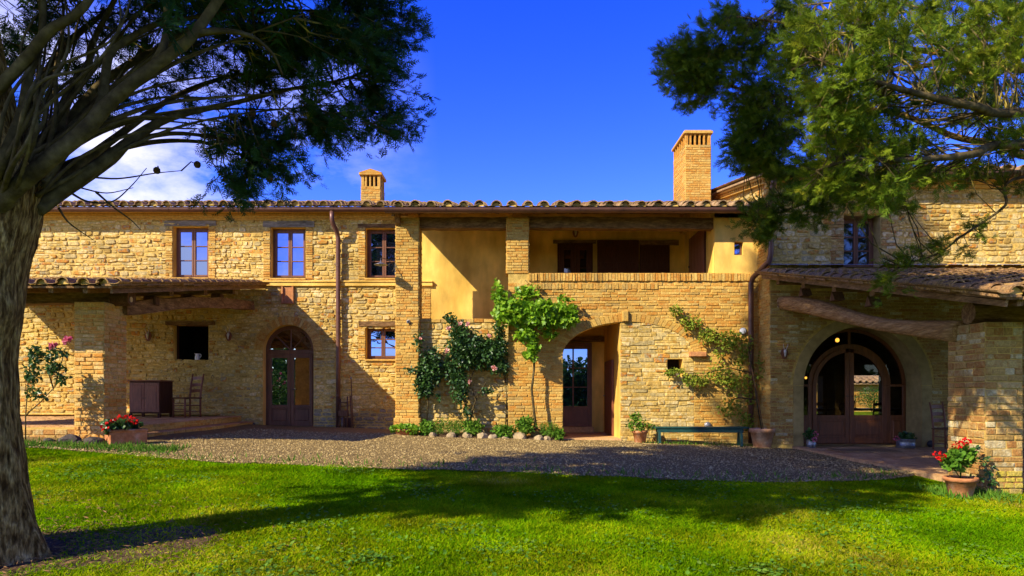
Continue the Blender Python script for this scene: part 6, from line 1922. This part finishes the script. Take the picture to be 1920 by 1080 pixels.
t1.limb(LP([(170, 230, 5.0), (191, 187, 5.1), (203, 110, 5.2), (228, 81, 5.3), (285, 49, 5.5), (337, 37, 5.6), (450, 20, 5.9), (600, 20, 6.4)]), .042, .010, M_limb)
t1.limb(LP([(285, 130, 4.9), (305, 90, 4.9), (313, 53, 5.0), (313, 0, 5.0), (330, -120, 5.1)]), .036, .016, M_limb)
t1.limb(LP([(-20, 175, 4.7), (0, 163, 4.7), (49, 110, 4.65), (93, 57, 4.6), (134, 33, 4.6), (167, 0, 4.6), (230, -100, 4.7)]), .048, .022, M_limb)
t1.limb(LP([(366, 61, 4.9), (410, 58, 4.95), (447, 61, 5.0), (480, 73, 5.1), (512, 102, 5.2), (530, 140, 5.3)]), .028, .008, M_limb, sides=6)
t1.limb(LP([(-10, 330, 4.75), (10, 290, 4.7), (41, 211, 4.7), (53, 142, 4.7), (77, 73, 4.75), (81, -20, 4.8)]), .05, .02, M_limb, sides=7)
t1.limb(LP([(110, 300, 5.5), (122, 203, 5.6), (162, 134, 5.6), (175, 77, 5.7), (215, 0, 5.8), (260, -100, 6)]), .04, .015, M_limb, sides=6)
t1.limb(LP([(90, 330, 5.6), (150, 200, 6.0), (260, 110, 6.4), (400, 60, 6.8), (540, 50, 7.2), (680, 60, 7.5)]), .055, .010, M_limb)
t1.limb(LP([(90, 350, 5.7), (200, 270, 6.3), (330, 180, 6.9), (450, 140, 7.3), (560, 140, 7.6)]), .05, .010, M_limb)
t1.limb(LP([(40, 330, 5.6), (60, 200, 6.2), (120, 90, 6.6), (200, 20, 6.9)]), .08, .02, M_limb)
t1.limb(LP([(60, 340, 5.7), (180, 290, 6.3), (300, 265, 6.9), (400, 270, 7.2), (470, 300, 7.4)]), .05, .008, M_limb, sides=6)
for q in range(9):   # thin dead stems rising in front of the fork
    x = rng.uniform(-20, 40); y = rng.uniform(330, 385)
    t1.limb(LP([(x, y, 4.95), (x + rng.uniform(10, 40), y - rng.uniform(50, 80), 4.7), (x + rng.uniform(30, 110), y - rng.uniform(130, 190), 4.6 + rng.uniform(-.1, .2)), (x + rng.uniform(40, 220), y - rng.uniform(230, 330), 4.75), (x + rng.uniform(60, 300), y - rng.uniform(400, 480), 4.9)]), rng.uniform(.014, .026), .005, M_limb, sides=5, reg=False)
# bare hanging twigs over the eave line
for P in ([(120, 345, 5.8), (150, 352, 5.85), (200, 362, 5.9), (250, 352, 6)], [(130, 360, 5.6), (165, 378, 5.6), (210, 378, 5.6), (245, 350, 5.7), (275, 315, 5.8)], [(180, 360, 5.7), (215, 390, 5.7), (245, 412, 5.75), (265, 432, 5.8)], [(110, 390, 5.4), (130, 418, 5.4), (175, 450, 5.45)], [(150, 330, 5.9), (220, 335, 6), (290, 325, 6.1), (340, 320, 6.2)]):
    t1.limb(LP(P), .011, .003, M_limb, 'bare_twig', sides=5, reg=True)
# many thin limbs fanning from the fork
for q in range(34):
    x1, y1 = rng.uniform(60, 640), rng.uniform(-60, 240)
    Y1 = rng.uniform(5.2, 7.2)
    x0, y0 = rng.uniform(-10, 90), rng.uniform(300, 390)
    P = []
    for t in (0, .25, .5, .75, 1.0):
        e = t ** .85
        P.append((x0 + (x1 - x0) * t + rng.uniform(-8, 8), y0 + (y1 - y0) * e - 40 * math.sin(math.pi * t) * (1 if x1 > 300 else -.2) + rng.uniform(-6, 6), 5.2 + (Y1 - 5.2) * t))
    t1.limb(LP(P), rng.uniform(.016, .034), .006, M_limb, sides=5, jit=.08)
# upper limbs, above the picture, filling the crown that shades the lawn
for q in range(26):
    a = 2 * math.pi * q / 13 + rng.uniform(-.2, .2)
    h0 = rng.uniform(3.6, 12.5)
    ro = rng.uniform(1.7, 2.7) * (1.0 if h0 < 6 else (.75 if h0 < 9 else .45))
    hz_ = h0 + rng.uniform(1.4, 2.6)
    P = [(TX, TY, h0), (TX + ro * .3 * math.cos(a), TY + ro * .3 * math.sin(a), h0 + (hz_ - h0) * .45), (TX + ro * .7 * math.cos(a), TY + ro * .7 * math.sin(a), h0 + (hz_ - h0) * .8), (TX + ro * math.cos(a), TY + ro * math.sin(a), hz_)]
    t1.limb(P, .09, .012, M_limb)
def clus(tree, ells, spray, nsp, size, out, bare=0.0, flat=.55, dens=1.55):
    for (cx, cy, rx, ry, Y0, Y1, n) in ells:
        for q in range(int(n * dens)):
            a, r = rng.uniform(0, 6.28), math.sqrt(rng.random())
            Y = rng.uniform(Y0, Y1)
            p = PX(cx + rx * r * math.cos(a), cy + ry * r * math.sin(a), Y)
            tree.cluster(p, size * rng.uniform(.7, 1.2), nsp, spray, out, bare, flat=flat)
clus(t1, [(690, 60, 55, 70, 6.2, 7.2, 20), (700, 170, 45, 60, 6.4, 7.2, 18), (620, 50, 60, 60, 5.8, 7, 20), (540, 60, 70, 60, 5.6, 6.8, 24), (700, 235, 20, 20, 6.5, 7, 5), (600, 225, 40, 28, 6.2, 7, 10), (560, 190, 60, 40, 6.2, 7, 12),
          (480, 130, 80, 60, 6, 7.4, 16), (400, 60, 80, 50, 6, 7.6, 16), (250, 40, 120, 50, 6.4, 7.6, 22), (80, 60, 120, 70, 6.4, 7.8, 26), (440, 300, 60, 26, 6.2, 7, 12), (510, 290, 40, 20, 6.3, 7, 8), (470, 240, 70, 30, 6.4, 7.2, 10), (390, 250, 50, 30, 6.5, 7.3, 6), (110, 180, 100, 70, 6.8, 8, 14), (300, 130, 90, 50, 6.8, 8, 10), (420, 335, 25, 10, 6.2, 6.8, 4)],
     .13, 26, .36, (.75, .35, -.25), dens=1.2)
# volume of the crown above the picture
for q in range(1050):
    h = 4.7 + 12.2 * nr.random() ** 1.2
    a = nr.random() * 6.283
    r = nr.random() ** .5
    w = np.interp(h, [4.6, 5.6, 7.5, 10, 13, 15.5, 17], [1.9, 2.7, 2.9, 2.4, 1.7, 1.2, .3])
    lean_ = max(0, h - 7) * .10
    d = np.array([math.cos(a), math.sin(a), 0])
    c = np.array([TX + .2 - .62 * lean_ + d[0] * r * w, TY + .2 + .79 * lean_ + d[1] * r * w, h])
    yy = HY - (c[2] - EYE) / c[1] * FPX
    xx = 960 + c[0] / c[1] * FPX
    if yy > -30 and -60 < xx < 1900: continue
    t1.cluster(c, .62, 20, .34, (d[0], d[1], -.1), 0, connect=False)
# low boughs on the sunny side, outside the picture, that keep the limbs in shade
for q in range(70):
    tt = nr.uniform(1.4, 4.2); nn = nr.normal() * .45
    c = np.array([TX + nr.uniform(-.3, 1.0) - .79 * tt - .62 * nn, TY - .615 * tt + .79 * nn, 3.3 + nr.uniform(-.3, .9) + .675 * tt])
    t1.cluster(c, .6, 20, .30, (-.5, -.4, -.2), 0, connect=False)
for q in range(5):
    t1.limb([(TX, TY, 2.9 + .3 * q), (TX - .8, TY - .6, 3.4 + .35 * q), (TX - 2.0 - .2 * q, TY - 1.3 - .15 * q, 3.9 + .4 * q), (TX - 3.2, TY - 1.9 + .2 * q, 4.2 + .4 * q)], .07, .015, M_limb)
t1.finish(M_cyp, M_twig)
# cones
for (x, y) in ((474, 212), (514, 232), (370, 309), (294, 320), (434, 219), (506, 335)):
    c = PX(x, y, 6.4)
    A_ = np.array([p for p, _ in t1.pts])
    a_ = A_[int(np.argmin(np.linalg.norm(A_ - np.array(c), axis=1)))]
    MB().tube([tuple(a_), tuple((a_ * .4 + np.array(c) * .6) + np.array([0, 0, .05])), c], [.007, .005, .004], 5).build('cone_stalk', M_limb, T1)
    o = MB().lathe([(0, -.032), (.02, -.026), (.032, -.005), (.03, .018), (.014, .032), (0, .034)], 9, c); o.build('cone', M_oldwood, T1, True)

# --- right cypress, trunk outside the frame
RXT, RYT = 11.2, 7.6
T2 = thing('cypress_tree', 'spreading sunlit cypress boughs reaching in from the upper right', 'tree', (RXT, RYT, gz(RXT, RYT)))
zb1 = gz(RXT, RYT)
MB().tube([(RXT, RYT, zb1 - .1), (RXT - .05, RYT, zb1 + .5), (RXT, RYT, zb1 + 2), (RXT + .05, RYT, zb1 + 5), (RXT, RYT, zb1 + 9), (RXT, RYT, zb1 + 11.5)], [.6, .46, .40, .3, .16, .04], 20, jit=.06).build('trunk', M_bark, T2, True)
t2 = Tree(T2)
def at3(x, y, Y): return PX(x, y, Y)
B2 = [[(RXT, RYT, 3.6), (9.3, 8.2, 4.35), at3(1960, 296, 9.2), at3(1880, 272, 9.4), at3(1790, 256, 9.6), at3(1690, 215, 9.8), at3(1560, 195, 10), at3(1430, 175, 10.2), at3(1320, 150, 10.3), at3(1250, 135, 10.4)],
      [(RXT, RYT, 5.0), (9.5, 8.3, 5.8), at3(1950, 130, 9.3), at3(1840, 110, 9.4), at3(1700, 90, 9.5), at3(1560, 60, 9.6), at3(1450, 40, 9.7), at3(1370, 30, 9.8)],
      [(RXT, RYT, 3.2), (9.6, 8.6, 3.9), at3(1980, 330, 9.6), at3(1860, 330, 9.8), at3(1740, 335, 10), at3(1620, 350, 10.1), at3(1500, 385, 10.3), at3(1420, 415, 10.4)],
      [(RXT, RYT, 6.0), (9.8, 8, 7.0), at3(1930, 10, 8.8), at3(1780, -10, 8.9), at3(1620, 0, 9.1), at3(1500, 10, 9.3)],
      [(RXT, RYT, 4.4), (9.4, 7.6, 5.0), at3(1940, 210, 7.6), at3(1830, 200, 7.2), at3(1700, 170, 7.0), at3(1600, 140, 6.9), at3(1530, 110, 6.9)],
      [(9.3, 8.2, 4.2), at3(1930, 330, 9.0), at3(1885, 385, 9.0), at3(1850, 412, 9.0), at3(1800, 445, 9.0), at3(1760, 475, 9.05), at3(1700, 495, 9.1), at3(1655, 520, 9.15)],
      [(RXT, RYT, 3.9), (9.5, 8.2, 4.4), at3(1930, 270, 7.8), at3(1820, 290, 7.4), at3(1700, 300, 7.2), at3(1600, 300, 7.2), at3(1530, 320, 7.2)],
      [(RXT, RYT, 5.4), (10, 9, 6.2), at3(1900, 60, 10.3), at3(1750, 120, 10.6), at3(1600, 130, 10.8), at3(1450, 100, 11), at3(1320, 110, 11.1)]]
for i, P in enumerate(B2): t2.limb(P, .085 if i != 5 else .022, .009, M_bark if i < 3 else M_limb, sides=8)
for q in range(14):
    a = 2 * math.pi * q / 14 + rng.uniform(-.2, .2)
    h0 = rng.uniform(4.5, 9); ro = rng.uniform(2, 3.4) * (1 if h0 < 7 else .6); hz_ = h0 + rng.uniform(1, 2)
    t2.limb([(RXT, RYT, h0), (RXT + ro * .4 * math.cos(a), RYT + ro * .4 * math.sin(a), h0 + (hz_ - h0) * .5), (RXT + ro * math.cos(a), RYT + ro * math.sin(a), hz_)], .09, .012, M_limb)
clus(t2, [(1310, 120, 60, 50, 9.9, 10.8, 26), (1300, 150, 50, 40, 9.9, 10.6, 18), (1390, 60, 60, 50, 9.6, 10.6, 24), (1400, 160, 70, 60, 9.8, 10.8, 30), (1440, 250, 50, 40, 9.8, 10.6, 22), (1460, 210, 60, 60, 9.9, 10.8, 24), (1420, 290, 40, 20, 9.9, 10.6, 10), (1500, 60, 60, 60, 9.6, 10.6, 20), (1470, 320, 50, 14, 10, 10.7, 8)],
     .15, 26, .34, (-.8, .1, -.25))
clus(t2, [(1540, 110, 60, 70, 6.6, 8.6, 26), (1600, 60, 80, 60, 6.6, 8.8, 26), (1700, 60, 100, 60, 6.6, 9.4, 30), (1640, 170, 80, 60, 6.6, 8.8, 28), (1560, 200, 50, 50, 6.6, 9, 18), (1600, 270, 80, 50, 6.8, 9, 30), (1700, 290, 80, 50, 6.8, 9, 26), (1560, 330, 60, 35, 6.9, 9.4, 22), (1660, 340, 60, 26, 6.9, 9, 16), (1500, 385, 60, 25, 9.8, 10.5, 18), (1440, 415, 40, 22, 10.1, 10.6, 14), (1560, 365, 50, 16, 9.2, 10.2, 8), (1800, 90, 100, 80, 8.6, 10, 28), (1880, 60, 60, 80, 7.2, 10, 26), (1850, 150, 80, 60, 7.0, 9, 22), (1890, 240, 40, 50, 7.4, 9, 10), (1860, 210, 60, 50, 8.6, 10, 12), (1780, 190, 70, 50, 8.6, 10, 16), (1800, 320, 60, 30, 8.8, 9.8, 10), (1690, 392, 40, 12, 8.9, 9.3, 3)],
     .125, 34, .30, (-.6, -.5, .05), dens=1.1)
clus(t2, [(1840, 425, 35, 22, 8.9, 9.2, 4), (1790, 460, 30, 18, 8.9, 9.2, 5), (1735, 485, 30, 16, 8.9, 9.2, 6), (1690, 505, 25, 14, 9, 9.2, 5), (1668, 540, 8, 18, 9, 9.2, 2), (1890, 340, 30, 40, 8.9, 9.3, 4)], .12, 16, .24, (-.8, -.2, -.1), .45)
for q in range(320):
    d = nr.normal(size=3); d /= np.linalg.norm(d)
    r = nr.random() ** .4
    c = np.array([RXT - .2 + d[0] * r * 3.2, RYT + .3 + d[1] * r * 3.0, 8.4 + d[2] * r * 3.4])
    yy = HY - (c[2] - EYE) / max(.5, c[1]) * FPX; xx = 960 + c[0] / max(.5, c[1]) * FPX
    if yy > -30 and xx < 1980: continue
    t2.cluster(c, .55, 20, .26, (d[0], d[1], -.1), 0, connect=False)
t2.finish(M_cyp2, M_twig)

# ------------------------------------------------------------------ lawn, gravel, weeds
N = 720000
yy = 3.9 + (11.2 - 3.9) * nr.random(N) ** 1.35
xx = nr.uniform(-1, 1, N) * (yy * .80 + 2.4)
ok = np.ones(N, dtype=bool)
edge_y = np.interp(xx, [a for a, _ in BND], [b for _, b in BND]) + .05 * np.sin(xx * 5.1) + .04 * np.sin(xx * 11.7 + 1)
soft = nr.normal(size=N) * .09
ok &= yy < edge_y + soft
ok &= ~((xx > 6.3) & (yy > 9.9))
dt = np.hypot(xx - TX, (yy - TY))
ok &= (dt > .62) & ((dt > 1.25 + .5 * np.sin(3 * np.arctan2(yy - TY, xx - TX))) | (nr.random(N) < .30))
xx, yy = xx[ok], yy[ok]
n = len(xx)
zz = np.array([gz(a, b) for a, b in zip(xx, yy)])
ht = nr.uniform(.014, .036, n) * (1 + .35 * np.sin(xx * 1.3 + yy * .9) * np.sin(yy * 1.7 - xx * .6))
wd = .0032 + .0007 * yy
ang = nr.random(n) * 6.283
lean = nr.normal(size=(n, 2)) * .8
b0 = np.stack([xx - np.cos(ang) * wd, yy - np.sin(ang) * wd, zz], 1)
b1 = np.stack([xx + np.cos(ang) * wd, yy + np.sin(ang) * wd, zz], 1)
tp = np.stack([xx + lean[:, 0] * ht, yy + lean[:, 1] * ht, zz + ht], 1)
Vg = np.stack([b0, b1, tp], 1).reshape(-1, 3)
me = np_mesh('grass', Vg, np.arange(3 * n), np.arange(n) * 3, nr.random(n))
me.materials.append(M_grass)
o = link(bpy.data.objects.new('grass', me))
tag(o, 'short mown green lawn grass before the farmhouse', 'grass', kind='stuff')
# bare earth under the tree
mb = MB()
P = [(TX + .4, TY, gz(TX + .4, TY) + .008)]
for q in range(40):
    a = 2 * math.pi * q / 40
    r = 1.15 + .35 * math.sin(3 * a) + .1 * math.sin(7 * a + 2)
    x, y = TX + .4 + r * math.cos(a), TY + r * math.sin(a)
    P.append((x, y, gz(x, y) + .004))
mb.add(P, [[0, q + 1, (q + 1) % 40 + 1] for q in range(40)])
tag(mb.build('bare_earth', M_earth, None, True), kind='structure')
# gravel stones
N = 42000
gxs = nr.uniform(-9, 6.4, N); t = nr.random(N) ** 1.3
ey = np.interp(gxs, [a for a, _ in BND], [b for _, b in BND]) - .08
gys = ey + (16.4 - ey) * t
keep = ~((gxs < -6.2) & (gys > 11)) & ~((gxs < -2.6) & (gys > 16.0)) & ~((gxs > -2.3) & (gxs < 1.3) & (gys > 15.6))
gxs, gys = gxs[keep], gys[keep]
n = len(gxs)
ov_ = np.array([(1, 0, 0), (-1, 0, 0), (0, 1, 0), (0, -1, 0), (0, 0, 1)], dtype=float)
of_ = np.array([(0, 2, 4), (2, 1, 4), (1, 3, 4), (3, 0, 4)])
sz = nr.uniform(.006, .022, n) * (1 + (nr.random(n) > .97) * .8)
jt = nr.uniform(.6, 1.3, (n, 5, 3))
th = nr.random(n) * 6.28
zz = np.array([gz(a, b) for a, b in zip(gxs, gys)]) + .024 + .010 * np.sin(gxs * 2.3 + gys * 1.7)
Pv = ov_[None] * jt * sz[:, None, None] * np.array([1, 1, .75])
c_, s_ = np.cos(th)[:, None], np.sin(th)[:, None]
Pr = np.stack([Pv[:, :, 0] * c_ - Pv[:, :, 1] * s_, Pv[:, :, 0] * s_ + Pv[:, :, 1] * c_, Pv[:, :, 2]], 2) + np.stack([gxs, gys, zz], 1)[:, None, :]
Fi = (of_[None] + (np.arange(n) * 5)[:, None, None]).reshape(-1, 3)
me = np_mesh('gravel', Pr.reshape(-1, 3), Fi.ravel(), np.arange(len(Fi)) * 3, np.repeat(nr.random(n), 4))
me.materials.append(M_pebble)
o = link(bpy.data.objects.new('gravel', me))
tag(o, 'loose brown-grey gravel of the forecourt', 'gravel', kind='stuff')
# clover patches in the lawn and fallen needles under the tree
cx, cy = [], []
for q in range(46):
    y0 = rng.uniform(4.6, 9.4); x0 = rng.uniform(-.74, .74) * y0
    k_ = rng.randrange(60, 150); r_ = rng.uniform(.12, .42)
    cx.append(x0 + nr.normal(size=k_) * r_); cy.append(y0 + nr.normal(size=k_) * r_ * .8)
cx, cy = np.concatenate(cx), np.concatenate(cy)
ok = cy < np.interp(cx, [a for a, _ in BND], [b for _, b in BND]) - .05
ok &= np.hypot(cx - TX, cy - TY) > 1.0
cx, cy = cx[ok], cy[ok]
cz = np.array([gz(a, b) for a, b in zip(cx, cy)]) + nr.uniform(.03, .05, len(cx))
d = nr.normal(size=(len(cx), 3)) ; d[:, 2] *= .25
scatter('clover', 'round', np.stack([cx, cy, cz], 1), d, nr.normal(size=len(cx)) * .3, nr.uniform(.018, .036, len(cx)), M_herb, None, True, 'stuff')
tag(bpy.data.objects['clover'], 'small round clover leaves in patches of the lawn', 'clover')
n = 2600
a = nr.random(n) * 6.283; r = .5 + np.abs(nr.normal(size=n)) * .9
fx, fy = TX + r * np.cos(a), TY + r * np.sin(a)
fz = np.array([gz(p, q) for p, q in zip(fx, fy)]) + .03
d = nr.normal(size=(n, 3)); d[:, 2] *= .2
scatter('fallen_needles', 'narrow', np.stack([fx, fy, fz], 1), d, nr.random(n) * 6, nr.uniform(.03, .07, n), M_needle, None, True, 'stuff')
tag(bpy.data.objects['fallen_needles'], 'brown fallen needles around the foot of the big tree', 'needles')
# weeds along the foot of the left porch and the lawn edge
N = 2600
wx = np.concatenate([nr.uniform(-7.9, -5.2, 1300), nr.uniform(-6, 6, 500), nr.uniform(5.4, 6.4, 500), nr.uniform(2.9, 5.6, 300)])
wy = np.concatenate([nr.normal(10.75, .16, 1300), np.interp(wx[1300:1800], [a for a, _ in BND], [b for _, b in BND]) + np.abs(nr.normal(size=500)) * .35, nr.normal(8.85, .25, 500), nr.normal(15.85, .18, 300)])
wz = np.array([gz(a, b) for a, b in zip(wx, wy)])
d = nr.normal(size=(N, 3)) * .5; d[:, 2] = 1
scatter('weeds', 'narrow', np.stack([wx, wy, wz], 1), d, nr.random(N) * 6, nr.uniform(.05, .14, N), M_herb, None, True, 'stuff')
tag(bpy.data.objects['weeds'], 'small green weeds along walls and the lawn edge', 'weeds')
# hedge and trees behind the viewer, mirrored in the panes
def far_tree(label, x, y, h, w, n):
    t = thing('garden_tree', label, 'tree', (x, y, 0), 0, 'trees mirrored in the window panes')
    MB().tube([(x, y, -.1), (x + .1, y, h * .35), (x, y + .1, h * .75)], [.28, .2, .06], 10, jit=.05).build('trunk', M_bark, t, True)
    c = np.array([x, y, h * .50])
    d = nr.normal(size=(n, 3)); d /= np.linalg.norm(d, axis=1, keepdims=True)
    lump = 1 + .25 * np.sin(d[:, 0] * 5 + x) * np.cos(d[:, 2] * 6)
    p = c + d * (nr.random(n) ** .4 * lump)[:, None] * np.array([w, w, h * .50])
    scatter('crown', 'rose', p, nr.normal(size=(n, 3)), nr.normal(size=n), nr.uniform(.3, .55, n), M_hedge, t, kind='stuff')
for q, (x, y, h, w) in enumerate(((2.5, -16, 4.2, 2.4), (5.6, -17, 4.6, 2.6), (9.5, -16, 4.4, 2.6), (-17.5, -20, 6.5, 3.4), (-21.5, -21, 7, 3.4))):
    far_tree(['round garden tree mirrored in the entrance door pane', 'taller garden tree mirrored right in the entrance door', 'garden tree mirrored at the edge of the entrance door', 'dark garden tree mirrored above the roses in the arched door', 'outermost garden tree mirrored in the small arched door'][q], x, y, h, w, 1500)
# unseen low trees added behind the lawn to mask the bright horizon in panes
n = 9000
tx = nr.uniform(-95, 95, n); ty = -52 + 4 * np.sin(tx * .11) + nr.normal(size=n) * 1.2
tz = nr.random(n) * (4.3 + .9 * np.sin(tx * .35) + .6 * np.sin(tx * 1.1 + 2))
scatter('horizon_mask_trees', 'rose', np.stack([tx, ty, tz], 1), nr.normal(size=(n, 3)), nr.normal(size=n), nr.uniform(.9, 1.7, n), M_hedge, None, True, 'stuff')
tag(bpy.data.objects['horizon_mask_trees'], 'distant low trees added to mask the horizon glare in the door panes', 'trees')
